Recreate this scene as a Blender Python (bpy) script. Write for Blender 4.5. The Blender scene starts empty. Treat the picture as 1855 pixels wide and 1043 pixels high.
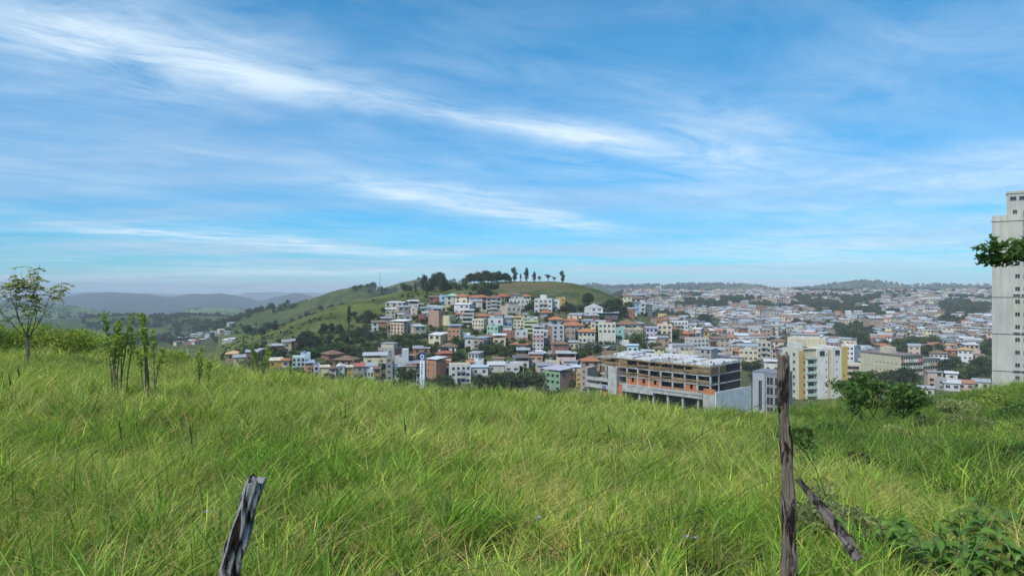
import bpy, math, random
import numpy as np
from mathutils import Vector, Matrix, Euler

R = math.radians
SC = bpy.context.scene
COL = SC.collection
random.seed(7)
RNG = np.random.default_rng(11)

# ------------------------------------------------------------------ camera
F = 1200.0            # focal length in pixels of the 1855 px wide photograph
CX, CY, EYE = 927.5, 521.5, 1.6
cam_d = bpy.data.cameras.new('camera')
cam_d.sensor_width = 36.0
cam_d.lens = 36.0 * F / 1855.0
cam_d.clip_start = 0.05
cam_d.clip_end = 60000
cam = bpy.data.objects.new('camera', cam_d)
cam.location = (0, 0, EYE)
cam.rotation_euler = (R(90), 0, 0)
COL.objects.link(cam)
SC.camera = cam

# ------------------------------------------------------------------ light
SUN_EL, SUN_AZ = R(52), R(215)        # azimuth clockwise from +Y (behind and left of the camera)
sun_dir = Vector((math.sin(SUN_AZ) * math.cos(SUN_EL), math.cos(SUN_AZ) * math.cos(SUN_EL), math.sin(SUN_EL)))
sl = bpy.data.lights.new('sun', 'SUN')
sl.energy = 2.5
sl.angle = R(18)
sl.color = (1.0, 0.93, 0.82)
so = bpy.data.objects.new('sun', sl)
so.rotation_euler = sun_dir.to_track_quat('Z', 'Y').to_euler()
so.location = (0, 0, 300)
COL.objects.link(so)

world = bpy.data.worlds.new('World')
SC.world = world
world.use_nodes = True
wn, wl = world.node_tree.nodes, world.node_tree.links
wn.clear()


def node(nt, typ, **kw):
    n = nt.nodes.new(typ)
    for k, v in kw.items():
        if k == 'inp':
            for a, b in v.items():
                n.inputs[a].default_value = b
        else:
            setattr(n, k, v)
    return n


def math_n(nt, op, a, b=None, c=None, clamp=False):
    n = nt.nodes.new('ShaderNodeMath')
    n.operation = op
    n.use_clamp = clamp
    for i, v in enumerate((a, b, c)):
        if v is None:
            continue
        if isinstance(v, (int, float)):
            n.inputs[i].default_value = v
        else:
            nt.links.new(v, n.inputs[i])
    return n.outputs[0]


def mix_c(nt, fac, a, b, blend='MIX'):
    n = nt.nodes.new('ShaderNodeMix')
    n.data_type = 'RGBA'
    n.blend_type = blend
    for s, v in ((n.inputs[0], fac), (n.inputs[6], a), (n.inputs[7], b)):
        if isinstance(v, (int, float)):
            s.default_value = v
        elif isinstance(v, (tuple, list)):
            s.default_value = tuple(v) + (1.0,) if len(v) == 3 else v
        else:
            nt.links.new(v, s)
    return n.outputs[2]


def ramp(nt, fac, stops, interp='LINEAR'):
    n = nt.nodes.new('ShaderNodeValToRGB')
    n.color_ramp.interpolation = interp
    e = n.color_ramp.elements
    while len(e) < len(stops):
        e.new(0.5)
    for i, (p, c) in enumerate(stops):
        e[i].position = p
        e[i].color = (c, c, c, 1) if isinstance(c, (int, float)) else tuple(c) + (1,)
    nt.links.new(fac, n.inputs[0])
    return n.outputs[0]


def noise(nt, vec, scale, detail=3, rough=0.5, dist=0.0, dims='3D'):
    n = nt.nodes.new('ShaderNodeTexNoise')
    n.noise_dimensions = dims
    n.inputs['Scale'].default_value = scale
    n.inputs['Detail'].default_value = detail
    n.inputs['Roughness'].default_value = rough
    n.inputs['Distortion'].default_value = dist
    if vec is not None:
        nt.links.new(vec, n.inputs['Vector'])
    return n.outputs['Fac']


def build_world():
    nt = world.node_tree
    sky = node(nt, 'ShaderNodeTexSky', sky_type='NISHITA', sun_disc=False)
    sky.sun_elevation = SUN_EL
    sky.sun_rotation = SUN_AZ
    sky.altitude = 700
    sky.air_density = 1.0
    sky.dust_density = 0.4
    sky.ozone_density = 2.0
    tc = node(nt, 'ShaderNodeTexCoord')
    sep = node(nt, 'ShaderNodeSeparateXYZ')
    nt.links.new(tc.outputs['Generated'], sep.inputs[0])
    x, y, z = sep.outputs
    tcol = mix_c(nt, ramp(nt, z, [(0.0, 0.0), (0.35, 1.0)]), SKY_TINT_LOW, SKY_TINT)
    tint = mix_c(nt, 1.0, sky.outputs[0], tcol, 'MULTIPLY')
    zc = math_n(nt, 'MAXIMUM', z, 0.0)
    zd = math_n(nt, 'ADD', zc, 0.025)
    px = math_n(nt, 'DIVIDE', x, zd)
    py = math_n(nt, 'DIVIDE', y, zd)

    def comb(a, b, c=0.0):
        n = node(nt, 'ShaderNodeCombineXYZ')
        for i, v in enumerate((a, b, c)):
            if isinstance(v, (int, float)):
                n.inputs[i].default_value = v
            else:
                nt.links.new(v, n.inputs[i])
        return n.outputs[0]

    def rot(ang):       # coordinates along / across a streak direction of the cloud deck
        ca, sa = math.cos(ang), math.sin(ang)
        a = math_n(nt, 'ADD', math_n(nt, 'MULTIPLY', px, ca), math_n(nt, 'MULTIPLY', py, sa))
        b = math_n(nt, 'SUBTRACT', math_n(nt, 'MULTIPLY', py, ca), math_n(nt, 'MULTIPLY', px, sa))
        return a, b
    a1, b1 = rot(R(38))
    a2, b2 = rot(R(55))
    P = comb(px, py)
    # warp
    w1 = math_n(nt, 'SUBTRACT', noise(nt, comb(px, py, 3.0), 0.55, 4, 0.55), 0.5)
    # thin stretched cirrus everywhere
    c1 = noise(nt, comb(math_n(nt, 'MULTIPLY', a1, 0.32), math_n(nt, 'ADD', math_n(nt, 'MULTIPLY', b1, 0.75), w1), 1.7), 1.2, 6, 0.55, 0.3)
    c2 = noise(nt, comb(math_n(nt, 'MULTIPLY', a2, 0.22), math_n(nt, 'ADD', math_n(nt, 'MULTIPLY', b2, 0.42), w1), 5.3), 1.0, 5, 0.55, 0.2)
    c3 = noise(nt, P, 0.30, 5, 0.55, 0.3)
    wisps = ramp(nt, c1, [(0.42, 0.0), (0.78, 1.0)])
    veil = ramp(nt, c3, [(0.36, 0.0), (0.72, 1.0)])
    wisps2 = ramp(nt, c2, [(0.44, 0.0), (0.74, 1.0)])
    fine = noise(nt, comb(math_n(nt, 'MULTIPLY', a1, 0.8), math_n(nt, 'MULTIPLY', b1, 1.5), 9.0), 1.6, 9, 0.64, 0.6)
    fineR = ramp(nt, fine, [(0.30, 0.18), (0.64, 1.0)])

    def band(x0, y0, x1, y1, wid, amt, soft0, soft1):
        """a long streak of cirrus on the cloud deck from (x0,y0) to (x1,y1)"""
        ang = math.atan2(y1 - y0, x1 - x0)
        L = math.hypot(x1 - x0, y1 - y0)
        ca, sa = math.cos(ang), math.sin(ang)
        dx = math_n(nt, 'SUBTRACT', px, x0)
        dy = math_n(nt, 'SUBTRACT', py, y0)
        a = math_n(nt, 'ADD', math_n(nt, 'MULTIPLY', dx, ca), math_n(nt, 'MULTIPLY', dy, sa))
        b = math_n(nt, 'SUBTRACT', math_n(nt, 'MULTIPLY', dy, ca), math_n(nt, 'MULTIPLY', dx, sa))
        b = math_n(nt, 'ADD', b, math_n(nt, 'MULTIPLY', w1, wid * 3.6))
        g = math_n(nt, 'DIVIDE', b, wid)
        g = math_n(nt, 'POWER', 2.718, math_n(nt, 'MULTIPLY', math_n(nt, 'MULTIPLY', g, g), -1.0))
        e0 = math_n(nt, 'DIVIDE', math_n(nt, 'ADD', a, soft0), 2 * soft0, clamp=True)
        e1 = math_n(nt, 'DIVIDE', math_n(nt, 'SUBTRACT', L + soft1, a), 2 * soft1, clamp=True)
        return math_n(nt, 'MULTIPLY', math_n(nt, 'MULTIPLY', g, amt), math_n(nt, 'MULTIPLY', e0, e1))
    tot = None
    for bd in SKY_BANDS:
        o = band(*bd)
        tot = o if tot is None else math_n(nt, 'ADD', tot, o)
    tot = math_n(nt, 'MULTIPLY', tot, fineR)
    gen = math_n(nt, 'ADD', math_n(nt, 'MULTIPLY', wisps, SKY_AMT[0]),
                 math_n(nt, 'ADD', math_n(nt, 'MULTIPLY', veil, SKY_AMT[1]), math_n(nt, 'MULTIPLY', wisps2, SKY_AMT[2])))
    gen = math_n(nt, 'MULTIPLY', gen, fineR)
    cover = math_n(nt, 'ADD', gen, tot)
    cover = math_n(nt, 'MINIMUM', cover, 0.9)
    # grey shaded low cloud towards the horizon
    g1 = noise(nt, comb(math_n(nt, 'MULTIPLY', px, 0.09), math_n(nt, 'MULTIPLY', py, 0.16), 2.2), 1.6, 5, 0.6, 0.4)
    greyc = math_n(nt, 'MULTIPLY', ramp(nt, g1, [(0.40, 0.0), (0.62, 1.0)]),
                   ramp(nt, z, [(0.04, 1.0), (0.34, 0.0)]))
    col = mix_c(nt, math_n(nt, 'MULTIPLY', greyc, SKY_AMT[3]), tint, SKY_GREY)
    col = mix_c(nt, cover, col, SKY_WHITE)
    bg = node(nt, 'ShaderNodeBackground')
    nt.links.new(col, bg.inputs[0])
    bg.inputs[1].default_value = SKY_STRENGTH
    out = node(nt, 'ShaderNodeOutputWorld')
    nt.links.new(bg.outputs[0], out.inputs[0])


SKY_STRENGTH = 0.1
SKY_TINT = (0.11, 0.80, 1.04)
SKY_TINT_LOW = (0.20, 0.55, 0.82)
SKY_WHITE = (5.2, 6.2, 7.0)
SKY_GREY = (3.1, 3.95, 5.2)
SKY_AMT = (0.17, 0.25, 0.17, 0.72)


def deck(px_, py_):
    dz = (CY - py_) / F
    dx, dy = (px_ - CX) / F, 1.0
    n = math.sqrt(dx * dx + dy * dy + dz * dz)
    dx, dy, dz = dx / n, dy / n, dz / n
    return dx / (dz + 0.025), dy / (dz + 0.025)


SKY_BANDS = []
for (xa, ya, xb, yb, wid, amt, s0, s1) in (
        (-160, 10, 420, 112, 0.50, 0.95, 0.5, 0.4), (380, 122, 1130, 270, 0.22, 0.66, 0.5, 0.6),
        (1000, 238, 1420, 300, 0.42, 0.42, 0.5, 0.6), (600, 325, 1080, 418, 0.45, 0.6, 0.8, 0.8),
        (130, 408, 760, 462, 0.75, 0.62, 0.8, 1.6), (340, 488, 760, 500, 2.2, 0.45, 2.0, 3.0),
        (1180, 160, 1420, 240, 0.20, 0.30, 0.4, 0.4),
        (1420, 320, 1950, 330, 1.3, 0.55, 1.2, 1.0), (1250, 455, 1950, 470, 3.0, 0.35, 3.0, 3.0), (1600, 120, 1950, 60, 0.35, 0.28, 0.5, 0.5), (-200, 300, 120, 300, 0.6, 0.35, 0.6, 0.6), (-100, 505, 330, 512, 9.0, 0.5, 8.0, 8.0)):
    x0_, y0_ = deck(xa, ya)
    x1_, y1_ = deck(xb, yb)
    SKY_BANDS.append((x0_, y0_, x1_, y1_, wid, amt, s0, s1))
build_world()

vs = SC.view_settings
vs.view_transform = 'Standard'
vs.look = 'None'
vs.gamma = 1.0
vs.exposure = 0.66
vs.use_curve_mapping = False
SC.cycles.use_denoising = True
SC.cycles.adaptive_threshold = 0.02
SC.cycles.max_bounces = 6
SC.cycles.diffuse_bounces = 2
SC.cycles.glossy_bounces = 2
SC.cycles.transmission_bounces = 3
SC.cycles.transparent_max_bounces = 8
SC.cycles.volume_bounces = 0


# ------------------------------------------------------------------ helpers
def tag(o, label=None, cat=None, group=None, kind=None):
    if label:
        o['label'] = label
    if cat:
        o['category'] = cat
    if group:
        o['group'] = group
    if kind:
        o['kind'] = kind
    return o


def empty(name, loc=(0, 0, 0), rz=0.0):
    o = bpy.data.objects.new(name, None)
    o.empty_display_size = 0.2
    o.location = loc
    o.rotation_euler = (0, 0, rz)
    COL.objects.link(o)
    return o


def link(name, mesh, parent=None, loc=None, rot=None, scale=None):
    o = bpy.data.objects.new(name, mesh)
    if loc is not None:
        o.location = loc
    if rot is not None:
        o.rotation_euler = rot
    if scale is not None:
        o.scale = scale
    if parent is not None:
        o.parent = parent
    COL.objects.link(o)
    return o


class MB:
    """collects faces, then becomes one mesh"""
    def __init__(self):
        self.v, self.f, self.m = [], [], []

    def poly(self, pts, m=0):
        i = len(self.v)
        self.v += [tuple(p) for p in pts]
        self.f.append(tuple(range(i, i + len(pts))))
        self.m.append(m)

    def box(self, x0, x1, y0, y1, z0, z1, m=0, top=None, bottom=True):
        i = len(self.v)
        self.v += [(x0, y0, z0), (x1, y0, z0), (x1, y1, z0), (x0, y1, z0),
                   (x0, y0, z1), (x1, y0, z1), (x1, y1, z1), (x0, y1, z1)]
        fs = [(0, 1, 5, 4), (1, 2, 6, 5), (2, 3, 7, 6), (3, 0, 4, 7), (4, 5, 6, 7)]
        ms = [m, m, m, m, m if top is None else top]
        if bottom:
            fs.append((3, 2, 1, 0))
            ms.append(m)
        self.f += [tuple(i + k for k in q) for q in fs]
        self.m += ms
        return self

    def bar(self, p, q, w, d=None, m=0):
        """a beam of section w x d between two points"""
        p, q = Vector(p), Vector(q)
        d = d or w
        ax = (q - p).normalized()
        up = Vector((0, 0, 1)) if abs(ax.z) < 0.95 else Vector((0, 1, 0))
        s = ax.cross(up).normalized() * (w / 2)
        t = s.normalized().cross(ax).normalized() * (d / 2)
        i = len(self.v)
        for c in (p, q):
            for a, b in ((-1, -1), (1, -1), (1, 1), (-1, 1)):
                self.v.append(tuple(c + s * a + t * b))
        for a in range(4):
            b = (a + 1) % 4
            self.f.append((i + a, i + b, i + 4 + b, i + 4 + a))
            self.m.append(m)
        self.f += [(i + 3, i + 2, i + 1, i), (i + 4, i + 5, i + 6, i + 7)]
        self.m += [m, m]
        return self

    def tube(self, pts, rads, n=8, m=0, jit=0.0, cap=True):
        pts = [Vector(p) for p in pts]
        i = len(self.v)
        prev = None
        for k, p in enumerate(pts):
            a = (pts[min(k + 1, len(pts) - 1)] - pts[max(k - 1, 0)]).normalized()
            if prev is None:
                s = a.cross(Vector((0.13, 1, 0.21))).normalized()
            else:
                s = (prev - a * prev.dot(a)).normalized()
            prev = s
            t = a.cross(s)
            for j in range(n):
                an = 2 * math.pi * j / n
                r = rads[k] * (1 + random.uniform(-jit, jit))
                self.v.append(tuple(p + s * (r * math.cos(an)) + t * (r * math.sin(an))))
        for k in range(len(pts) - 1):
            for j in range(n):
                j2 = (j + 1) % n
                self.f.append((i + k * n + j, i + k * n + j2, i + (k + 1) * n + j2, i + (k + 1) * n + j))
                self.m.append(m)
        if cap:
            self.f.append(tuple(i + j for j in range(n))[::-1])
            self.f.append(tuple(i + (len(pts) - 1) * n + j for j in range(n)))
            self.m += [m, m]
        return self

    def mesh(self, name, mats, smooth=False):
        me = bpy.data.meshes.new(name)
        me.from_pydata(self.v, [], self.f)
        for mt in (mats if isinstance(mats, (list, tuple)) else [mats]):
            me.materials.append(mt)
        me.polygons.foreach_set('material_index', self.m)
        if smooth:
            me.polygons.foreach_set('use_smooth', [True] * len(self.f))
        me.update()
        return me

    def build(self, name, mats, parent=None, smooth=False):
        return link(name, self.mesh(name, mats, smooth), parent)


def np_mesh(name, verts, quads, mats, colors=None, smooth=False, tris=False):
    """fast mesh from numpy arrays; colors: one RGB per face corner set (per vertex)"""
    k = 3 if tris else 4
    verts = np.asarray(verts, dtype=np.float32)
    quads = np.asarray(quads, dtype=np.int32)
    me = bpy.data.meshes.new(name)
    me.vertices.add(len(verts))
    me.vertices.foreach_set('co', verts.ravel())
    me.loops.add(quads.size)
    me.loops.foreach_set('vertex_index', quads.ravel())
    me.polygons.add(len(quads))
    me.polygons.foreach_set('loop_start', np.arange(0, quads.size, k, dtype=np.int32))
    if smooth:
        me.polygons.foreach_set('use_smooth', np.ones(len(quads), dtype=bool))
    for mt in (mats if isinstance(mats, (list, tuple)) else [mats]):
        me.materials.append(mt)
    me.update(calc_edges=True)
    if colors is not None:
        a = me.color_attributes.new('col', 'FLOAT_COLOR', 'POINT')
        c = np.ones((len(verts), 4), dtype=np.float32)
        c[:, :3] = colors
        a.data.foreach_set('color', c.ravel())
    me.validate()
    return me


# ------------------------------------------------------------------ materials
MATS = {}


def new_mat(name):
    m = bpy.data.materials.new(name)
    m.use_nodes = True
    nt = m.node_tree
    nt.nodes.clear()
    out = nt.nodes.new('ShaderNodeOutputMaterial')
    return m, nt, out


def principled(nt, out, color=None, rough=0.85, spec=0.2, metal=0.0):
    b = nt.nodes.new('ShaderNodeBsdfPrincipled')
    b.inputs['Roughness'].default_value = rough
    b.inputs['Specular IOR Level'].default_value = spec
    b.inputs['Metallic'].default_value = metal
    if isinstance(color, (tuple, list)):
        b.inputs['Base Color'].default_value = tuple(color) + (1,)
    elif color is not None:
        nt.links.new(color, b.inputs['Base Color'])
    nt.links.new(b.outputs[0], out.inputs[0])
    return b


def wall_mat(c, dirt=0.55, key=None):
    """painted render: uneven tone and vertical run-off stains"""
    k = ('wall',) + tuple(c) + (dirt,)
    if k in MATS:
        return MATS[k]
    m, nt, out = new_mat('painted_wall')
    tc = node(nt, 'ShaderNodeTexCoord')
    mp = node(nt, 'ShaderNodeMapping')
    mp.inputs['Scale'].default_value = (1.1, 1.1, 0.16)
    nt.links.new(tc.outputs['Object'], mp.inputs[0])
    st = ramp(nt, noise(nt, mp.outputs[0], 1.0, 5, 0.65), [(0.46, 0.0), (0.72, 1.0)])
    bl = noise(nt, tc.outputs['Object'], 0.35, 4, 0.6)
    col = mix_c(nt, math_n(nt, 'MULTIPLY', st, dirt), c, tuple(x * 0.45 + 0.02 for x in c))
    col = mix_c(nt, bl, col, mix_c(nt, 1.0, col, (0.80, 0.80, 0.80), 'MULTIPLY'))
    info = node(nt, 'ShaderNodeObjectInfo')
    v = math_n(nt, 'MULTIPLY_ADD', info.outputs['Random'], 0.2, 0.88)
    col = mix_c(nt, 1.0, col, v, 'MULTIPLY')
    b = principled(nt, out, col, 0.9, 0.15)
    MATS[k] = m
    return m


def rough_mat(name, c1, c2, scale=2.0, rough=0.85, spec=0.2, stretch=(1, 1, 1), bump=0.0, metal=0.0):
    if name in MATS:
        return MATS[name]
    m, nt, out = new_mat(name)
    tc = node(nt, 'ShaderNodeTexCoord')
    mp = node(nt, 'ShaderNodeMapping')
    mp.inputs['Scale'].default_value = stretch
    nt.links.new(tc.outputs['Object'], mp.inputs[0])
    n1 = noise(nt, mp.outputs[0], scale, 5, 0.62)
    col = mix_c(nt, ramp(nt, n1, [(0.35, 0.0), (0.68, 1.0)]), c1, c2)
    b = principled(nt, out, col, rough, spec, metal)
    if bump:
        bp = node(nt, 'ShaderNodeBump')
        bp.inputs['Strength'].default_value = bump
        nt.links.new(n1, bp.inputs['Height'])
        nt.links.new(bp.outputs[0], b.inputs['Normal'])
    MATS[name] = m
    return m


def tile_mat(c):
    k = ('tile',) + tuple(c)
    if k in MATS:
        return MATS[k]
    m, nt, out = new_mat('roof_tiles')
    tc = node(nt, 'ShaderNodeTexCoord')
    n1 = noise(nt, tc.outputs['Object'], 1.2, 5, 0.7)
    n2 = noise(nt, tc.outputs['Object'], 7.0, 2, 0.6)
    col = mix_c(nt, ramp(nt, n1, [(0.3, 0.0), (0.75, 1.0)]), c, tuple(x * 0.55 for x in c))
    col = mix_c(nt, ramp(nt, n2, [(0.5, 0.0), (0.8, 0.5)]), col, (0.20, 0.15, 0.11))
    principled(nt, out, col, 0.9, 0.1)
    MATS[k] = m
    return m


def sheet_mat(c):
    k = ('sheet',) + tuple(c)
    if k in MATS:
        return MATS[k]
    m, nt, out = new_mat('roof_sheet')
    tc = node(nt, 'ShaderNodeTexCoord')
    mp = node(nt, 'ShaderNodeMapping')
    mp.inputs['Scale'].default_value = (1.6, 0.25, 1)
    nt.links.new(tc.outputs['Object'], mp.inputs[0])
    n1 = noise(nt, mp.outputs[0], 0.9, 5, 0.65)
    info = node(nt, 'ShaderNodeObjectInfo')
    v = math_n(nt, 'MULTIPLY_ADD', info.outputs['Random'], 0.3, 0.82)
    col = mix_c(nt, ramp(nt, n1, [(0.4, 0.0), (0.75, 0.75)]), c, tuple(x * 0.6 + 0.01 for x in c))
    col = mix_c(nt, 1.0, col, v, 'MULTIPLY')
    principled(nt, out, col, 0.55, 0.3)
    MATS[k] = m
    return m


def leaf_mat(name, c1, c2, dry=None, tint=False, trans=0.35, rough=0.6):
    """two-sided foliage: vertex colour 'col' scales a per-object green"""
    m, nt, out = new_mat(name)
    at = node(nt, 'ShaderNodeAttribute', attribute_name='col')
    info = node(nt, 'ShaderNodeObjectInfo')
    base = mix_c(nt, info.outputs['Random'], c1, c2)
    if tint:
        ti = node(nt, 'ShaderNodeAttribute', attribute_name='tint', attribute_type='INSTANCER')
        base = mix_c(nt, ti.outputs['Fac'], base, dry)
    col = mix_c(nt, 1.0, base, at.outputs['Color'], 'MULTIPLY')
    b = nt.nodes.new('ShaderNodeBsdfPrincipled')
    b.inputs['Roughness'].default_value = rough
    b.inputs['Specular IOR Level'].default_value = 0.25
    nt.links.new(col, b.inputs['Base Color'])
    t = nt.nodes.new('ShaderNodeBsdfTranslucent')
    nt.links.new(mix_c(nt, 1.0, col, (1.15, 1.15, 0.6), 'MULTIPLY'), t.inputs[0])
    mx = nt.nodes.new('ShaderNodeMixShader')
    mx.inputs[0].default_value = trans
    nt.links.new(b.outputs[0], mx.inputs[1])
    nt.links.new(t.outputs[0], mx.inputs[2])
    nt.links.new(mx.outputs[0], out.inputs[0])
    return m


M_GLASS = rough_mat('window_glass', (0.018, 0.022, 0.028), (0.05, 0.058, 0.068), 0.4, 0.25, 0.5)
M_FRAME = rough_mat('window_frame', (0.50, 0.50, 0.48), (0.34, 0.34, 0.33), 0.8)
M_CONC = rough_mat('raw_concrete', (0.40, 0.39, 0.36), (0.24, 0.235, 0.22), 0.5, 0.9, 0.1)
M_BARK = rough_mat('bark', (0.12, 0.09, 0.065), (0.05, 0.04, 0.03), 3.0, 0.95, 0.05, (1, 1, 0.3), 0.4)
M_POST = rough_mat('metal_post', (0.30, 0.30, 0.29), (0.18, 0.17, 0.16), 2.0)
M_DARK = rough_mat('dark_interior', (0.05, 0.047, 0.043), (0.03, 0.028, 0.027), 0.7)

# ------------------------------------------------------------------ terrain
def hash2(ix, iy, s):
    h = (ix.astype(np.int64) * 374761393 + iy.astype(np.int64) * 668265263 + s * 974711) & 0x7fffffff
    h = ((h ^ (h >> 13)) * 1274126177) & 0x7fffffff
    return ((h ^ (h >> 16)) & 0xffff) / 65535.0


def vnoise(x, y, s=0):
    ix, iy = np.floor(x), np.floor(y)
    fx, fy = x - ix, y - iy
    fx = fx * fx * (3 - 2 * fx)
    fy = fy * fy * (3 - 2 * fy)
    a, b = hash2(ix, iy, s), hash2(ix + 1, iy, s)
    c, d = hash2(ix, iy + 1, s), hash2(ix + 1, iy + 1, s)
    return (a + (b - a) * fx) * (1 - fy) + (c + (d - c) * fx) * fy


def fbm(x, y, octv=4, s=0):
    t, a, n = 0.0, 0.5, 0.0
    for k in range(octv):
        t = t + a * vnoise(x * 2 ** k, y * 2 ** k, s + k * 17)
        n += a
        a *= 0.5
    return t / n


def U(px):
    return (px - CX) / F


def P3(px, py, Y):
    return (U(px) * Y, Y, EYE - (py - CY) / F * Y)


# soil of the near field (pixel, row of the grass tips, distance, grass height)
NEAR = []
for px_, py_, Y_, g_ in (
        (50, 640, 22, .4), (0, 655, 18, .4), (200, 690, 14, .4), (300, 650, 24, .6), (150, 632, 26, .4),
        (0, 800, 7.5, .4), (0, 1000, 4.0, .4), (300, 800, 8.0, .4), (500, 668, 25, .75), (500, 780, 9, .4),
        (700, 694, 26, .75), (700, 800, 9.5, .4), (900, 705, 27, .7), (900, 800, 10.5, .4), (900, 1043, 3.4, .4),
        (1100, 718, 27, .75), (1100, 800, 12, .4), (1250, 740, 28, .8), (1250, 820, 12, .4), (1400, 752, 30, .8),
        (1250, 1000, 4.4, .4), (1425, 1030, 4.3, .3), (1400, 860, 9, .4), (1450, 800, 14, .4), (1600, 850, 10.5, .4),
        (1600, 1000, 5.2, .4), (1750, 912, 7.8, .4), (1855, 962, 6.4, .4), (1855, 1043, 5.0, .5), (1500, 835, 18, .5), (1500, 765, 30, .5),
        (1500, 736, 41, .8), (1600, 772, 31, .5), (1640, 838, 17, .5), (1700, 732, 41, .7), (1855, 703, 43, .5),
        (1855, 800, 23, .5), (1855, 885, 13, .5), (1750, 830, 17, .5), (1750, 770, 28, .5), (2200, 700, 40, .5),
        (2200, 900, 12, .5), (-400, 640, 22, .4), (-400, 800, 7, .4)):
    q_ = P3(px_, py_, Y_)
    NEAR.append((q_[0], q_[1], q_[2] - g_))
NEAR += [(U(1600) * 13.5, 13.5, -3.5), (U(1700) * 12, 12, -3.3), (U(1780) * 11, 11, -3.1), (U(1855) * 9.8, 9.8, -2.9), (U(1510) * 16.5, 16.5, -3.9)]
NEAR += [(0, 0, -0.02), (2, 0, -0.1), (-2, 0, 0.02), (0, -8, 0.4), (-10, -6, 0.6), (10, -6, -0.4), (0, 2, -0.05)]
NEAR = np.array(NEAR)


def tps_fit(p):
    n = len(p)
    d = np.hypot(p[:, None, 0] - p[None, :, 0], p[:, None, 1] - p[None, :, 1])
    K = np.where(d > 0, d * d * np.log(d + 1e-9), 0) + np.eye(n) * 1.5
    A = np.zeros((n + 3, n + 3))
    A[:n, :n] = K
    A[:n, n] = 1
    A[:n, n + 1:] = p[:, :2]
    A[n:, :n] = A[:n, n:].T
    return np.linalg.solve(A, np.concatenate([p[:, 2], np.zeros(3)]))


TPS = tps_fit(NEAR)


def near_z(X, Y):
    z = TPS[-3] + TPS[-2] * X + TPS[-1] * Y
    for i in range(len(NEAR)):
        d2 = (X - NEAR[i, 0]) ** 2 + (Y - NEAR[i, 1]) ** 2
        z = z + TPS[i] * 0.5 * d2 * np.log(d2 + 1e-9)
    return z


CREST = (np.array([-1500, -500, 0, 300, 900, 1250, 1400, 1480, 1855, 2300, 3500.]),
         np.array([30, 30, 27, 26, 28, 29, 32, 41, 44, 46, 46.]))
# hills: (pixels, rows of the skyline), distance of the crest, front / back width, foot height
HILLS = [
    ('town', [(330, 700), (380, 668), (430, 630), (450, 612), (500, 593), (550, 574), (600, 555), (650, 543), (700, 532), (750, 524),
              (800, 517), (860, 511), (930, 508), (1000, 509), (1040, 513), (1080, 523), (1105, 533), (1125, 542), (1150, 557),
              (1200, 584), (1260, 608), (1330, 645), (1400, 700)],
     [(300, 390), (450, 400), (700, 470), (800, 480), (1000, 480), (1130, 460), (1300, 420)], 225, 260, -43),
    ('ridge', [(200, 660), (250, 640), (330, 614), (420, 580), (470, 564), (520, 553), (560, 542), (600, 528), (640, 519), (655, 516),
               (672, 521), (690, 528), (720, 539), (760, 560), (800, 600)], 1000, 420, 400, -75),
    ('ridge2', [(600, 570), (640, 548), (680, 530), (705, 520), (730, 512), (750, 509), (800, 507), (850, 514), (900, 540)], 1500, 500, 400, -75),
    ('wood', [(-200, 590), (60, 588), (150, 579), (230, 574), (320, 573), (400, 574), (450, 580), (520, 592), (600, 620)], 1400, 420, 500, -85),
    ('pasture', [(-400, 540), (-200, 541), (0, 549), (50, 547), (110, 552), (160, 562), (220, 572), (300, 586), (360, 600)], 2300, 900, 700, -130),
    ('pasture', [(200, 600), (240, 588), (300, 575), (330, 564), (370, 558), (410, 557), (440, 562), (480, 572), (560, 590)], 3000, 900, 900, -130),
    ('blue', [(-800, 540), (-300, 537), (0, 541), (100, 538), (150, 533), (210, 530), (260, 532), (310, 537), (350, 531), (400, 530),
              (440, 537), (470, 545), (500, 538), (530, 530), (550, 531), (580, 540), (650, 548), (800, 552)], 5200, 1900, 1500, -230),
    ('blue', [(-900, 530), (-300, 529), (0, 532), (60, 530), (200, 529), (300, 531), (420, 533), (480, 528), (600, 529), (700, 531), (900, 535)],
     9500, 1900, 1500, -300),
    ('far', [(900, 560), (1000, 540), (1050, 521), (1075, 516), (1110, 521), (1130, 519), (1180, 516), (1240, 515), (1290, 514), (1350, 515), (1375, 518),
             (1400, 524), (1440, 524), (1480, 519), (1520, 514), (1560, 510), (1590, 510), (1620, 515), (1645, 518), (1670, 515),
             (1700, 514), (1760, 517), (1810, 518), (1900, 516), (2100, 518), (2600, 518)], 3300, 1200, 1000, -40),
    ('wood', [(1100, 562), (1150, 553), (1180, 544), (1220, 537), (1260, 532), (1300, 536), (1360, 532), (1400, 527), (1430, 527), (1470, 530), (1500, 530), (1540, 536),
              (1580, 538), (1640, 536), (1700, 534), (1760, 532), (1850, 530), (2100, 532), (2600, 532)], 1750, 420, 500, -30),
]
BASE_Y = np.array([0, 100, 400, 600, 900, 1300, 1700, 3000, 6000, 13000.])
BASE_L = np.array([-42, -42, -46, -55, -72, -85, -100, -135, -230, -320.])
BASE_R = np.array([-42, -42, -43, -41.5, -33, -16, -6, -25, -60, -120.])


def hill_z(h, u, Y):
    px = u * F + CX
    xs, ys = np.array([a for a, _ in h[1]]), np.array([b for _, b in h[1]])
    D = np.interp(px, *[np.array(q, float) for q in zip(*h[2])]) if isinstance(h[2], list) else h[2]
    zc = EYE - (np.interp(px, xs, ys, left=ys[0], right=ys[-1]) + np.maximum(xs[0] - px, 0) * .6 + np.maximum(px - xs[-1], 0) * .6 - CY) / F * D
    t = Y - D
    t = np.where(t < 0, -t / h[3], t / h[4])
    e = 0.14
    s = 1 - (np.sqrt(t * t + e * e) - e) / (math.sqrt(1 + e * e) - e)
    return np.where((s > 0) & (zc > h[5]), h[5] + (zc - h[5]) * s, -900.0)


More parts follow.
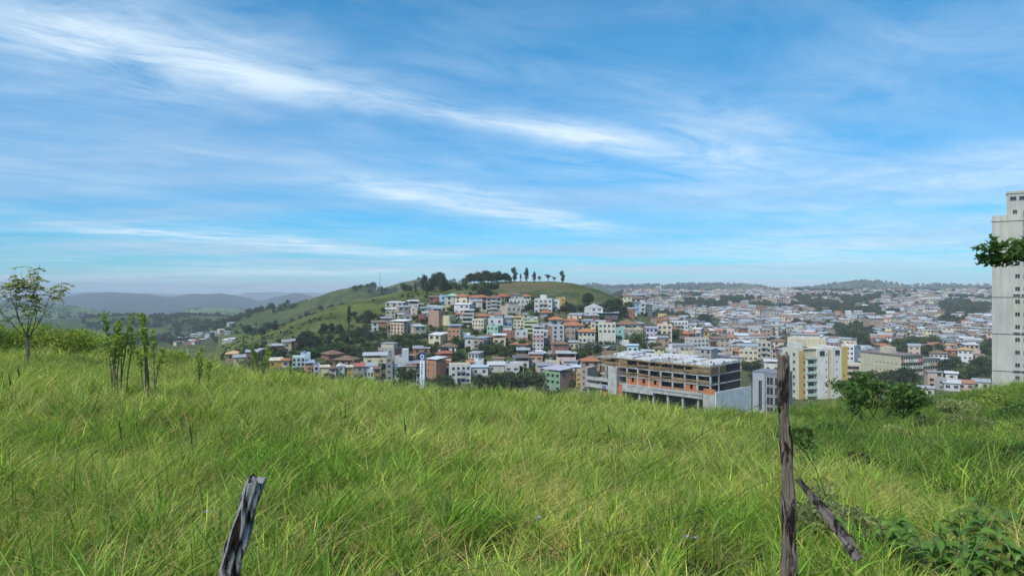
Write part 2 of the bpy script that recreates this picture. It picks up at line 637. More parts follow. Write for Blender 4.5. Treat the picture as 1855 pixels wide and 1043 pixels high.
def far_z(u, Y, X):
    px = u * F + CX
    w = np.clip((px - 980) / 170.0, 0, 1)
    w = w * w * (3 - 2 * w)
    z = np.interp(Y, BASE_Y, BASE_L) * (1 - w) + np.interp(Y, BASE_Y, BASE_R) * w
    z = z + (fbm(X / 160, Y / 160, 3, 5) - 0.5) * 14 * np.clip((Y - 350) / 400, 0, 1)
    zi = z
    for h in HILLS:
        hz = hill_z(h, u, Y)
        if h[0] != 'town':
            D = h[2]
            hz = hz + (fbm(X / (D * 0.09), Y / (D * 0.09), 4, 31) - 0.62) * D * 0.007 + (fbm(X / (D * .02), Y / (D * .02), 3, 77) - 0.5) * D * 0.003
        else:
            hz = hz + (fbm(X / 40, Y / 40, 3, 9) - 0.6) * 2.2
        z = np.maximum(z, hz)
    return z


def H(X, Y):
    X = np.asarray(X, float)
    Y = np.asarray(Y, float)
    r = np.hypot(X, Y)
    Ye = np.maximum(Y, r * 0.35 + 1e-6)      # beside and behind the camera the same ground goes on
    u = np.clip(X / Ye, -2.4, 2.4)
    px = u * F + CX
    yc = np.interp(px, *CREST)
    over = np.maximum(np.where(Y > 0, Y, r * 0.8) - yc, 0)
    k = np.minimum(1.0, yc / np.maximum(np.where(Y > 0, Y, r * 0.8), 1e-6))
    zn = near_z(X * k, Y * k) + (fbm(X / 1.7, Y / 1.7, 3, 3) - 0.5) * 0.16 + (fbm(X / 6, Y / 6, 2, 8) - 0.5) * 0.3 * np.clip(r / 12, 0, 1)
    zn = zn - over * over / (over + 22) * 0.62
    zf = far_z(u, Ye, X)
    return np.where(over <= 0, zn, np.maximum(zn, zf))


def ground(px, py, ymin=70, ymax=3600):
    """where the line of sight through a pixel meets the far ground"""
    Ys = np.geomspace(ymin, ymax, 650)
    zr = EYE - (py - CY) / F * Ys
    hit = np.nonzero(H(U(px) * Ys, Ys) >= zr)[0]
    if len(hit) == 0:
        D = 478.0 if px < 1130 else 1700.0
    else:
        D = Ys[hit[0]]
    return U(px) * D, D, EYE - (py - CY) / F * D


def build_ground():
    th = np.concatenate([np.linspace(-180, -46, 40, endpoint=False), np.linspace(-46, 46, 640, endpoint=False), np.linspace(46, 180, 40, endpoint=False)])
    th = np.radians(th)
    rr = np.concatenate([np.geomspace(0.05, 1, 8, endpoint=False), np.geomspace(1, 50, 120, endpoint=False), np.geomspace(50, 100, 18, endpoint=False),
                         np.geomspace(100, 2500, 250, endpoint=False), np.geomspace(2500, 12000, 60)])
    T, Rr = np.meshgrid(th, rr)
    X, Y = Rr * np.sin(T), Rr * np.cos(T)
    Z = H(X, Y)
    n, m = X.shape
    # natural colours of soil, pasture, scrub and built-up ground; haze-blue on farthest hills
    u = np.clip(X / np.maximum(Y, Rr * .35), -2.4, 2.4)
    px = u * F + CX
    f1, f2, f3 = fbm(X / 30, Y / 30, 4, 1), fbm(X / 9, Y / 9, 3, 2), fbm(X / 220, Y / 220, 4, 4)
    lerp = lambda a, b, t: a + (b - a) * t[..., None]
    st = lambda v, a, b: np.clip((v - a) / (b - a), 0, 1)
    past = lerp(np.array([0.110, 0.135, 0.034]), np.array([0.078, 0.108, 0.028]), st(f1, .35, .65))
    past = lerp(past, np.array([0.125, 0.115, 0.045]), st(f2, .5, .75) * .6)
    past = lerp(past, np.array([0.035, 0.050, 0.018]), st(fbm(X / 14, Y / 14, 3, 44), .60, .68) * .7)
    past = lerp(past, np.array([0.135, 0.115, 0.060]), st(px, 850, 910) * st(1130 - px, 60, 140) * st(Y, 415, 445) * (0.6 + .4 * st(f1, .4, .6)))
    soil = np.array([0.055, 0.060, 0.022])
    urb = lerp(np.array([0.130, 0.118, 0.090]), np.array([0.055, 0.075, 0.028]), st(f2, .38, .52))
    wood = lerp(np.array([0.022, 0.036, 0.013]), np.array([0.045, 0.060, 0.022]), st(f2, .4, .7))
    farg = lerp(wood, np.array([0.070, 0.100, 0.034]), st(f3, .48, .60))
    c = np.where((Rr < 95)[..., None], soil, past)
    town = .75 * st(px, 680, 740) * st(Y, 90, 150) * (1 - st(Y, 425, 450)) * (Rr > 95)
    c = lerp(c, urb, town * .8)
    valley = (1 - st(Y, 330, 380)) * (Rr > 95) * (1 - st(px, 640, 700))
    c = lerp(c, urb, valley * .7)
    fr = st(px, 1110, 1150) * st(Y, 440, 500)
    c = lerp(c, lerp(urb, wood, st(f1, .5, .62)), fr * (Y < 1550))
    c = np.where(((Y > 640) & (px < 1110))[..., None], lerp(wood * 1.5, past * .9, st(fbm(X / 90, Y / 90, 4, 14), .38, .62) * .7), c)
    c = np.where((Y > 1550)[..., None], farg, c)
    c = np.where(((Y > 1700) & (px < 700))[..., None], lerp(wood, np.array([0.105, 0.155, 0.05]), st(f3 * .5 + f1 * .5, .36, .50)), c)
    c = np.where(((Y > 4500) | ((Y > 3450) & (px < 700)))[..., None], np.array([0.020, 0.034, 0.030]), c)  # farthest hills: dark forest with the blue of haze put into the colour
    idx = np.arange(n * m).reshape(n, m)
    a, b = idx[:-1, :], idx[1:, :]
    a2, b2 = np.roll(a, -1, 1), np.roll(b, -1, 1)
    quads = np.stack([a, a2, b2, b], -1).reshape(-1, 4)
    verts = np.stack([X, Y, Z], -1).reshape(-1, 3)
    cols = c.reshape(-1, 3)
    mt, nt, out = new_mat('ground')
    at = node(nt, 'ShaderNodeAttribute', attribute_name='col')
    geo = node(nt, 'ShaderNodeNewGeometry')
    n1 = noise(nt, geo.outputs['Position'], 0.35, 6, 0.7)
    n2 = noise(nt, geo.outputs['Position'], 0.05, 5, 0.65)
    v = math_n(nt, 'ADD', math_n(nt, 'MULTIPLY_ADD', n1, 1.9, -0.35), math_n(nt, 'MULTIPLY', n2, 0.9))
    col = mix_c(nt, 1.0, at.outputs['Color'], v, 'MULTIPLY')
    b_ = principled(nt, out, col, 0.95, 0.05)
    bp = node(nt, 'ShaderNodeBump')
    bp.inputs['Strength'].default_value = 0.8
    bp.inputs['Distance'].default_value = 1.2
    nt.links.new(n1, bp.inputs['Height'])
    nt.links.new(bp.outputs[0], b_.inputs['Normal'])
    me = np_mesh('ground', verts, quads, mt, cols, smooth=True)
    o = link('ground', me)
    o['kind'] = 'structure'
    return o


GROUND = build_ground()


# ------------------------------------------------------------------ scattered ground cover
def scatter(name, pos, rot, scl, tint, pick, sources, label=None, cat=None):
    """one object of uncountable growth: clump meshes on a cloud of points"""
    coll = bpy.data.collections.new(name + '_clumps')
    for i, me in enumerate(sources):
        coll.objects.link(bpy.data.objects.new(f'{name}_clump_{i:02d}', me))
    n = len(pos)
    me = bpy.data.meshes.new(name)
    me.vertices.add(n)
    me.vertices.foreach_set('co', np.asarray(pos, np.float32).ravel())
    for nm, typ, arr, fld in (('rot', 'FLOAT_VECTOR', rot, 'vector'), ('scl', 'FLOAT', scl, 'value'),
                              ('tint', 'FLOAT', tint, 'value'), ('pick', 'INT', pick, 'value')):
        a = me.attributes.new(nm, typ, 'POINT')
        a.data.foreach_set(fld, np.asarray(arr, np.int32 if typ == 'INT' else np.float32).ravel())
    me.update()
    o = link(name, me)
    ng = bpy.data.node_groups.new(name + '_scatter', 'GeometryNodeTree')
    ng.interface.new_socket('Geometry', in_out='INPUT', socket_type='NodeSocketGeometry')
    ng.interface.new_socket('Geometry', in_out='OUTPUT', socket_type='NodeSocketGeometry')
    gi, go = ng.nodes.new('NodeGroupInput'), ng.nodes.new('NodeGroupOutput')
    ci = ng.nodes.new('GeometryNodeCollectionInfo')
    ci.inputs['Collection'].default_value = coll
    ci.inputs['Separate Children'].default_value = True
    ci.inputs['Reset Children'].default_value = True
    ip = ng.nodes.new('GeometryNodeInstanceOnPoints')
    ip.inputs['Pick Instance'].default_value = True

    def attr(nm, typ):
        k = ng.nodes.new('GeometryNodeInputNamedAttribute')
        k.data_type = typ
        k.inputs['Name'].default_value = nm
        return k.outputs['Attribute']
    L = ng.links.new
    L(gi.outputs[0], ip.inputs['Points'])
    L(ci.outputs[0], ip.inputs['Instance'])
    L(attr('pick', 'INT'), ip.inputs['Instance Index'])
    L(attr('rot', 'FLOAT_VECTOR'), ip.inputs['Rotation'])
    L(attr('scl', 'FLOAT'), ip.inputs['Scale'])
    L(ip.outputs[0], go.inputs[0])
    md = o.modifiers.new('scatter', 'NODES')
    md.node_group = ng
    tag(o, label, cat, kind='stuff')
    return o


def blades(n, h, w, lean, spread, cols, segs=4, droop=0.25, bias=0.35, rng=RNG, dry_tip=0.0, cen=None):
    """a clump of curved grass blades -> (verts, quads, colours)"""
    hh = rng.uniform(h[0], h[1], n)
    ww = rng.uniform(w[0], w[1], n)
    az = rng.uniform(0, 2 * np.pi, n)
    ll = rng.uniform(lean[0], lean[1], n)
    rad = spread * np.sqrt(rng.uniform(0, 1, n))
    ba = rng.uniform(0, 2 * np.pi, n)
    bx, by = rad * np.cos(ba), rad * np.sin(ba)
    if cen is not None:                                 # tufts inside a larger sod
        k = rng.integers(0, len(cen), n)
        bx, by = bx + cen[k, 0], by + cen[k, 1]
        hh = hh * cen[k, 2]
    dx, dy = np.cos(az) * ll + bias * rng.uniform(.4, 1.2, n), np.sin(az) * ll
    fa = rng.uniform(0, np.pi, n)                       # which way the flat of the blade faces
    sx, sy = np.cos(fa), np.sin(fa)
    t = np.linspace(0, 1, segs + 1)
    wid = np.where(t < 0.35, 0.75 + 0.7 * t, 1.0 - ((t - .35) / .65) ** 1.7)
    wid[-1] = 0.05
    V = np.zeros((n, segs + 1, 2, 3))
    dr = rng.uniform(0, droop * 2, n)
    for k, tk in enumerate(t):
        x = bx + dx * hh * tk ** 1.7
        y = by + dy * hh * tk ** 1.7
        z = hh * (tk - dr * tk ** 3) - 0.03
        for s, sg in ((0, -1), (1, 1)):
            V[:, k, s, 0] = x + sg * sx * ww * wid[k] / 2
            V[:, k, s, 1] = y + sg * sy * ww * wid[k] / 2
            V[:, k, s, 2] = z
    ci = rng.integers(0, len(cols), n)
    C = np.array(cols)[ci] * rng.uniform(.55, 1.45, (n, 1))
    C = np.repeat(C[:, None, :], segs + 1, 1)
    if dry_tip:
        tipc = np.array([0.42, 0.36, 0.17])
        m_ = (t[None, :] ** 3 * (rng.uniform(0, 1, n) < dry_tip)[:, None])[..., None]
        C = C * (1 - m_) + tipc * m_
    C = np.repeat(C[:, :, None, :], 2, 2)
    base = (np.arange(n) * (segs + 1) * 2)[:, None, None]
    k = np.arange(segs)[None, :, None] * 2
    q = np.array([0, 1, 3, 2])[None, None, :]
    Q = (base + k + q).reshape(-1, 4)
    return V.reshape(-1, 3), Q, C.reshape(-1, 3)


def clump_mesh(name, parts, mat):
    vs, qs, cs, o = [], [], [], 0
    for v, q, c in parts:
        vs.append(v)
        qs.append(q + o)
        cs.append(c)
        o += len(v)
    return np_mesh(name, np.vstack(vs), np.vstack(qs), mat, np.vstack(cs))


# grass of the near field ------------------------------------------------------
GREEN = [(0.50, 0.86, 0.16), (0.36, 0.72, 0.12), (0.20, 0.48, 0.08), (0.80, 1.05, 0.22), (0.46, 0.66, 0.18), (0.15, 0.34, 0.07)]
FINE = [(0.56, 0.72, 0.28), (0.78, 0.84, 0.40), (0.40, 0.60, 0.20), (1.0, 0.96, 0.58), (0.48, 0.58, 0.28)]
DRY = [(1.35, 1.12, 0.62), (1.15, 0.92, 0.50), (0.95, 0.72, 0.42), (1.5, 1.3, 0.85)]
LUSH = [(0.35, 0.66, 0.13), (0.46, 0.82, 0.16), (0.26, 0.50, 0.10), (0.62, 0.95, 0.20)]
M_GRASS = leaf_mat('grass', (0.58, 0.55, 0.34), (0.82, 0.71, 0.46), dry=(0.29, 0.34, 0.16), tint=True, trans=0.38, rough=0.55)


def sod(size, ntuft, spec, mat, hvar=(.5, 1.4)):
    """a square of turf: tufts of blades; spec rows are (count, args of blades)"""
    cen = np.stack([RNG.uniform(-.62, .62, ntuft) * size, RNG.uniform(-.62, .62, ntuft) * size, RNG.uniform(hvar[0], hvar[1], ntuft)], -1)
    parts = []
    for n, h, w, lean, spread, cols, segs, droop, bias, tip in spec:
        sub = cen[RNG.permutation(ntuft)[:max(3, int(ntuft * .7))]]
        parts.append(blades(n, h, w, lean, spread, cols, segs, droop, bias, dry_tip=tip, cen=sub))
    return clump_mesh('grass_sod', parts, mat)


def grass_sources():
    out = []
    S = .7
    for i in range(4):      # 0-3 mixed
        out.append(sod(S, 20, [(470, (.20, .44), (.007, .013), (.15, .95), .08, GREEN, 5, .34, .08, .2),
                               (300, (.22, .44), (.002, .004), (.3, .95), .10, FINE, 5, .42, .2, 0),
                               (130, (.14, .38), (.004, .009), (.5, 1.3), .10, DRY, 4, .55, .25, 0)], M_GRASS))
    for i in range(3):      # 4-6 fine and hazy
        out.append(sod(S, 24, [(560, (.24, .5), (.0022, .0045), (.3, 1.0), .11, FINE, 5, .42, .48, 0),
                               (260, (.26, .46), (.006, .013), (.2, .7), .08, GREEN, 5, .3, .3, .1),
                               (120, (.2, .42), (.003, .006), (.5, 1.3), .11, DRY, 5, .5, .3, 0)], M_GRASS))
    for i in range(2):      # 7-8 with dead matted straw
        out.append(sod(S, 22, [(300, (.22, .52), (.003, .007), (.6, 1.6), .12, DRY, 5, .75, .3, 0),
                               (260, (.28, .5), (.004, .008), (.3, .8), .09, GREEN, 5, .4, .3, .3),
                               (300, (.3, .6), (.002, .004), (.4, 1.1), .10, FINE, 5, .45, .4, 0)], M_GRASS))
    for i in range(3):      # 9-11 lush broad leaved
        out.append(sod(S, 15, [(460, (.22, .48), (.008, .016), (.25, 1.0), .08, LUSH, 6, .42, .15, .1),
                               (240, (.22, .46), (.002, .004), (.3, .9), .10, FINE, 5, .38, .38, 0)], M_GRASS))
    for i in range(4):      # 12-15 middle distance
        out.append(sod(1.2, 40, [(520, (.28, .56), (.010, .019), (.2, .9), .14, GREEN, 4, .35, .3, .25),
                                 (620, (.34, .66), (.006, .010), (.3, 1.0), .16, FINE, 4, .4, .42, 0),
                                 (160, (.2, .42), (.008, .014), (.5, 1.2), .16, DRY, 4, .55, .3, 0)], M_GRASS, (.6, 1.35)))
    for i in range(4):      # 16-19 far part of the field
        out.append(sod(2.0, 46, [(560, (.30, .60), (.018, .034), (.2, .9), .20, GREEN, 3, .35, .3, .25),
                                 (560, (.36, .70), (.010, .020), (.3, 1.0), .24, FINE, 3, .4, .42, 0),
                                 (120, (.2, .44), (.014, .024), (.5, 1.2), .22, DRY, 3, .55, .3, 0)], M_GRASS, (.55, 1.45)))
    for i in range(4):      # 20-23 tall wind-swept grass of the rough slope
        out.append(sod(2.0, 22, [(620, (.45, .95), (.018, .034), (.25, 1.0), .24, LUSH + GREEN, 4, .55, .38, .1),
                                 (320, (.5, 1.05), (.010, .02), (.3, 1.0), .30, FINE, 4, .5, .5, 0)], M_GRASS, (.5, 1.3)))
    return out


def field_points():
    P_, rt, sc, ti, pk = [], [], [], [], []

    def ring(y0, y1, S, halfw, kinds):
        xs = np.arange(-halfw * y1, halfw * y1, S)
        ys = np.arange(y0, y1, S)
        X, Y = [a.ravel() for a in np.meshgrid(xs, ys)]
        X = X + RNG.uniform(-.25, .25, len(X)) * S
        Y = Y + RNG.uniform(-.25, .25, len(Y)) * S
        px = X / Y * F + CX
        keep = (np.abs(X) < halfw * Y + S) & (Y < np.interp(px, *CREST) + 4)
        keep &= RNG.uniform(0, 1, len(X)) > (.05 if kinds == 'near' else .02)
        X, Y, px = X[keep], Y[keep], px[keep]
        n = len(X)
        Z = H(X, Y)
        e = .4 * S
        gx = (H(X + e, Y) - H(X - e, Y)) / (2 * e)
        gy = (H(X, Y + e) - H(X, Y - e)) / (2 * e)
        gully = (px > 1440) & (Y > np.interp(px, [1440, 1480, 1600, 1750, 1855, 2100], [17, 15.5, 11.5, 8.8, 7.6, 7]))
        pt = fbm(X / 2.2, Y / 2.2, 3, 55)
        dry = fbm(X / 1.6, Y / 1.6, 3, 71)
        r = RNG.uniform(0, 1, n)
        if kinds == 'near':
            k = np.where(r < .52, RNG.integers(0, 4, n), np.where(r < .82, RNG.integers(4, 7, n), np.where(r < .9, RNG.integers(7, 9, n), RNG.integers(9, 12, n))))
            k = np.where((dry > .66) & (r < .5), RNG.integers(7, 9, n), k)
            k = np.where((pt > .56) & (RNG.uniform(0, 1, n) < .6), RNG.integers(9, 12, n), k)
            k = np.where(((px < 420) | ((px > 1480) & (Y > 6))) & (RNG.uniform(0, 1, n) < .5), RNG.integers(4, 7, n), k)
        elif kinds == 'mid':
            k = RNG.integers(12, 16, n)
        else:
            k = RNG.integers(16, 20, n)
        if kinds != 'near':
            k = np.where(gully & (RNG.uniform(0, 1, n) < .75), RNG.integers(20, 24, n), k)
        s = RNG.uniform(.85, 1.15, n) * (.62 + .72 * fbm(X / 2.2, Y / 2.2, 3, 91))
        tt = np.clip((pt - .44) * 2.0, 0, .5) * RNG.uniform(.5, 1, n)
        tt = np.where(gully, np.clip(.66 + (fbm(X / 5, Y / 5, 3, 12) - .5) * 2.2, 0, 1), tt)
        P_.append(np.stack([X, Y, Z - .01], -1))
        rt.append(np.stack([np.arctan(gy), -np.arctan(gx), RNG.normal(0, 1.1, n)], -1))
        sc.append(s)
        ti.append(tt)
        pk.append(k)
    ring(1.5, 10, .62, .95, 'near')
    ring(10, 22, 1.05, .92, 'mid')
    ring(22, 50, 1.7, .88, 'far')
    return [np.concatenate(a) for a in (P_, rt, sc, ti, pk)]


pos_, rot_, scl_, tint_, pick_ = field_points()
scatter('field_grass', pos_, rot_, scl_, tint_, pick_, grass_sources(), 'tall green and straw coloured grass covering the whole hillside field', 'grass')


# ------------------------------------------------------------------ trees
def quads_at(c, size, rng, flat=0.0, aspect=1.6):
    """random leaf quads centred at the points c"""
    n = len(c)
    a = rng.normal(size=(n, 3))
    a[:, 2] *= (1 - flat)
    a /= np.linalg.norm(a, axis=1, keepdims=True)
    b = rng.normal(size=(n, 3))
    b[:, 2] *= (1 - flat)
    b -= a * (a * b).sum(1, keepdims=True)
    b /= np.linalg.norm(b, axis=1, keepdims=True) + 1e-9
    s = (np.asarray(size) * rng.uniform(.6, 1.3, n))[:, None]
    a, b = a * s * aspect / 2, b * s / 2
    # a pointed leaf shape: kite
    V = np.stack([c - a, c - a * .1 + b, c + a, c - a * .1 - b], 1)
    return V.reshape(-1, 3), np.arange(4 * n).reshape(n, 4)


def crown_mesh(name, lumps, n, size, mat, rng, shell=.55, cvar=.3, flat=0.0):
    """lumps: (centre, radii); leaves sit mostly in the outer part of each lump"""
    vol = np.array([r[0] * r[1] + r[0] * r[2] for _, r in lumps])
    cnt = np.maximum(8, (vol / vol.sum() * n).astype(int))
    C, K = [], []
    for (c, r), k in zip(lumps, cnt):
        d = rng.normal(size=(k, 3))
        d /= np.linalg.norm(d, axis=1, keepdims=True)
        rad = shell + (1 - shell) * rng.uniform(0, 1, k) ** .6
        rad *= 1 + rng.normal(0, .10, k)
        C.append(np.array(c) + d * rad[:, None] * np.array(r))
        K.append(np.full(k, rng.uniform(1 - cvar, 1 + cvar)))
    C, K = np.vstack(C), np.concatenate(K)
    V, Q = quads_at(C, np.full(len(C), size), rng, flat)
    col = np.repeat(K * rng.uniform(.7, 1.3, len(K)), 4)[:, None] * np.array([1, 1, 1.0])
    return np_mesh(name, V, Q, mat, col)


M_LEAF_D = leaf_mat('dark_foliage', (0.042, 0.066, 0.027), (0.072, 0.100, 0.042), trans=.2)
M_LEAF_M = leaf_mat('green_foliage', (0.058, 0.098, 0.028), (0.100, 0.140, 0.046), trans=.25)
M_LEAF_G = leaf_mat('grey_foliage', (0.050, 0.055, 0.035), (0.070, 0.070, 0.048), trans=.2)
TREES = {}


def make_tree_kind(key, h, cr, nl, leaf, mat, seed, trunk=.3, lobes=8, flat=.8, low=.25):
    """trunk with limbs and a crown of leaf clumps; unit metres"""
    rng = np.random.default_rng(seed)
    random.seed(seed)
    lumps = []
    for k in range(lobes):
        a = rng.uniform(0, 2 * np.pi)
        rr = cr * rng.uniform(.15, .68)
        z = h * (low + (1 - low) * rng.uniform(.18, .82))
        fall = 1 - .45 * abs((z / h - .6) / .5)
        s = cr * rng.uniform(.32, .55)
        lumps.append(((rr * fall * math.cos(a), rr * fall * math.sin(a), z), (s, s, s * flat)))
    lumps.append(((0, 0, h * .72), (cr * .55, cr * .55, h * .22)))
    cm = crown_mesh('crown', lumps, nl, leaf, mat, rng)
    mb = MB()
    tr = h * .028 + .05
    mb.tube([(0, 0, -1.0), (.02 * h, 0, h * .2), (0, .02 * h, h * .45), (0, 0, h * .75)], [tr * 1.4, tr, tr * .7, tr * .25], 7, jit=.1)
    for (c, r) in lumps[:5]:
        mb.tube([(0, 0, h * .22), (c[0] * .5, c[1] * .5, h * .22 + (c[2] - h * .22) * .6), c], [tr * .6, tr * .4, tr * .12], 5)
    TREES[key] = (mb.mesh('trunk', M_BARK, True), cm)


make_tree_kind('dark1', 9, 4.6, 1500, .55, M_LEAF_D, 1, lobes=10, low=.12)
make_tree_kind('dark2', 8, 5.0, 1500, .55, M_LEAF_D, 2, lobes=10, low=.12)
make_tree_kind('dark3', 10, 4.2, 1400, .5, M_LEAF_D, 3, lobes=11, low=.12)
make_tree_kind('green1', 8, 4.4, 1500, .5, M_LEAF_M, 4, lobes=10, low=.1)
make_tree_kind('green2', 7, 4.8, 1500, .5, M_LEAF_M, 5, lobes=11, low=.05)
make_tree_kind('tall1', 13, 3.0, 1500, .5, M_LEAF_D, 6, lobes=13, flat=1.1, low=.05)
make_tree_kind('tall2', 14, 2.9, 1300, .5, M_LEAF_G, 7, lobes=13, flat=1.2, low=.08)
make_tree_kind('slim', 12, 1.5, 700, .4, M_LEAF_D, 8, lobes=8, flat=1.8, low=.1)
make_tree_kind('bush', 3.4, 3.0, 800, .45, M_LEAF_M, 9, lobes=9, low=0.0)
make_tree_kind('bushd', 3.2, 3.0, 800, .45, M_LEAF_D, 10, lobes=9, low=0.0)
make_tree_kind('umb', 6, 2.8, 700, .35, M_LEAF_G, 12, lobes=6, flat=.35, low=.6)


def tree(kind, x, y, z, s, label, group, name='tree', cat='tree', sz=None, rz=None):
    o = empty(name, (x, y, z), random.uniform(0, 6.28) if rz is None else rz)
    o.scale = (s, s, sz or s * random.uniform(.9, 1.12))
    tag(o, label, cat, group)
    link('trunk', TREES[kind][0], o)
    link('crown', TREES[kind][1], o)
    return o


ORD = 'first second third fourth fifth sixth seventh eighth ninth tenth eleventh twelfth thirteenth fourteenth fifteenth sixteenth seventeenth eighteenth nineteenth twentieth'.split()


def copse(px0, px1, py0, py1, n, kinds, hm, label, group, name='tree', cat='tree', ymin=100, seed=0):
    """n trees whose feet show between the given pixels, listed from left to right; hm: height in metres"""
    rg = random.Random(seed + int(px0 * 7 + py0))
    for i in range(n):
        px = px0 + (px1 - px0) * (i + rg.uniform(.1, .9)) / n
        py = rg.uniform(min(py0, py1), max(py0, py1))
        x, y, z = ground(px, py, ymin)
        k = rg.choice(kinds)
        base_h = {'dark1': 9, 'dark2': 8, 'dark3': 10, 'green1': 8, 'green2': 7, 'tall1': 13, 'tall2': 14, 'slim': 12, 'bush': 3.4, 'bushd': 3.2, 'umb': 6}[k]
        z = float(H(np.array([x]), np.array([y]))[0])
        tree(k, x, y, z - .2, hm * .85 * rg.uniform(.6, 1.25) / base_h, label if n == 1 else f'{label}, {ORD[i]} from the left', group, name, cat)


# ------------------------------------------------------------------ houses
WC = dict(white=(.66, .66, .64), offwhite=(.58, .56, .51), ivory=(.64, .61, .51), cream=(.70, .62, .44), peach=(.72, .55, .38), orange=(.54, .27, .145),
          obrick=(.44, .22, .125), brick=(.36, .17, .12), pinkbrick=(.46, .30, .235), pink=(.55, .34, .34), lpink=(.70, .54, .52), palepeach=(.70, .55, .44),
          yellow=(.72, .54, .20), pyellow=(.74, .68, .40), ochre=(.58, .38, .10), lime=(.60, .66, .34), mint=(.38, .62, .47), teal=(.36, .62, .56),
          pmint=(.58, .72, .66), green=(.26, .42, .26), pgreen=(.46, .60, .40), blue=(.18, .30, .52), lblue=(.50, .68, .80), bgrey=(.34, .40, .48),
          lilac=(.58, .54, .68), grey=(.42, .42, .42), lgrey=(.62, .63, .65), conc=(.34, .33, .31), taupe=(.40, .33, .28), brown=(.30, .22, .16),
          dred=(.30, .12, .11), beige=(.58, .50, .40), dark=(.12, .12, .13), mustard=(.60, .42, .12))
RC = dict(white=(.70, .71, .72), lgrey=(.44, .46, .48), grey=(.36, .38, .41), bgrey=(.34, .42, .50), dgrey=(.17, .17, .18), brown=(.26, .17, .12),
          terra=(.48, .20, .11), red=(.46, .15, .10), orange=(.60, .25, .11), mint=(.42, .62, .54), ochre=(.58, .38, .16), lblue=(.55, .68, .82),
          cream=(.68, .60, .46), dark=(.07, .07, .08), lilac=(.52, .50, .60), lorange=(.72, .48, .26), yellow=(.66, .46, .14))


def window_mesh():
    mb = MB()
    w, h, f, d = .5, .5, .07, .04
    for a, b, c, e in ((-w, w, -h, -h + f), (-w, w, h - f, h), (-w, -w + f, -h + f, h - f), (w - f, w, -h + f, h - f), (-.025, .025, -h + f, h - f)):
        mb.box(a, b, -d, 0.0, c, e, 0)
    mb.box(-w + f, w - f, -d * .4, 0.0, -h + f, h - f, 1)
    return mb.mesh('window', [M_FRAME, M_GLASS])


def opening_mesh():       # unglazed dark opening with a thin lintel
    mb = MB()
    mb.box(-.5, .5, -.02, 0.0, -.5, .5, 1)
    mb.box(-.52, .52, -.12, 0.0, -.56, -.5, 0)
    return mb.mesh('window', [M_CONC, M_GLASS])


ME_WIN, ME_OPEN = window_mesh(), opening_mesh()


def tile_roof(w, d, z, col, over=.5, rise=None, hip=True, axis='x'):
    mb = MB()
    rise = rise or min(w, d) * .20
    x0, x1, y0, y1 = -w / 2 - over, w / 2 + over, -over, d + over
    t = .14
    if axis == 'x':
        ym, ins = (y0 + y1) / 2, (min((y1 - y0) / 2, (x1 - x0) / 2 * .9) if hip else 0)
        A, B = (x0 + ins, ym, z + rise), (x1 - ins, ym, z + rise)
        e = [(x0, y0, z), (x1, y0, z), (x1, y1, z), (x0, y1, z)]
        mb.poly([e[0], e[1], B, A]); mb.poly([e[2], e[3], A, B]); mb.poly([e[1], e[2], B]); mb.poly([e[3], e[0], A])
    else:
        ins = (min((x1 - x0) / 2, (y1 - y0) / 2 * .9) if hip else 0)
        A, B = (0, y0 + ins, z + rise), (0, y1 - ins, z + rise)
        e = [(x0, y0, z), (x1, y0, z), (x1, y1, z), (x0, y1, z)]
        mb.poly([e[1], e[2], B, A]); mb.poly([e[3], e[0], A, B]); mb.poly([e[0], e[1], A]); mb.poly([e[2], e[3], B])
    mb.box(x0, x1, y0, y1, z - t, z - .002)
    return mb.mesh('roof', tile_mat(col))


def sheet_roof(w, d, z, col, over=.5, pitch=.06, twin=False):
    """thin profiled sheet, sloping to the front, with real ribs"""
    mb = MB()
    x0, x1, y0, y1 = -w / 2 - over, w / 2 + over, -over, d + over
    if twin:
        ym = (y0 + y1) * .5
        za, zm, zb = z, z + (ym - y0) * pitch * 1.6, z
        segs = [(y0, za, ym, zm), (ym, zm, y1, zb)]
    else:
        segs = [(y0, z, y1, z + (y1 - y0) * pitch)]
    for ya, z_a, yb, z_b in segs:
        n = max(4, int((x1 - x0) / 1.0))
        for k in range(n):
            a, b = x0 + (x1 - x0) * k / n, x0 + (x1 - x0) * (k + 1) / n
            m = a + (b - a) * .3
            for p, q, h0, h1 in ((a, m, 0, .09), (m, b, .09, 0)):
                mb.poly([(p, ya, z_a + h0), (q, ya, z_a + h1), (q, yb, z_b + h1), (p, yb, z_b + h0)])
        mb.poly([(x0, ya, z_a - .06), (x0, yb, z_b - .06), (x1, yb, z_b - .06), (x1, ya, z_a - .06)])
    mb.poly([(x0, y0, z - .06), (x1, y0, z - .06), (x1, y0, z + .03), (x0, y0, z + .03)])
    return mb.mesh('roof', sheet_mat(col))


M_GARAGE = rough_mat('garage_door', (.30, .30, .31), (.20, .20, .21), 1.2)
HOUSES = []


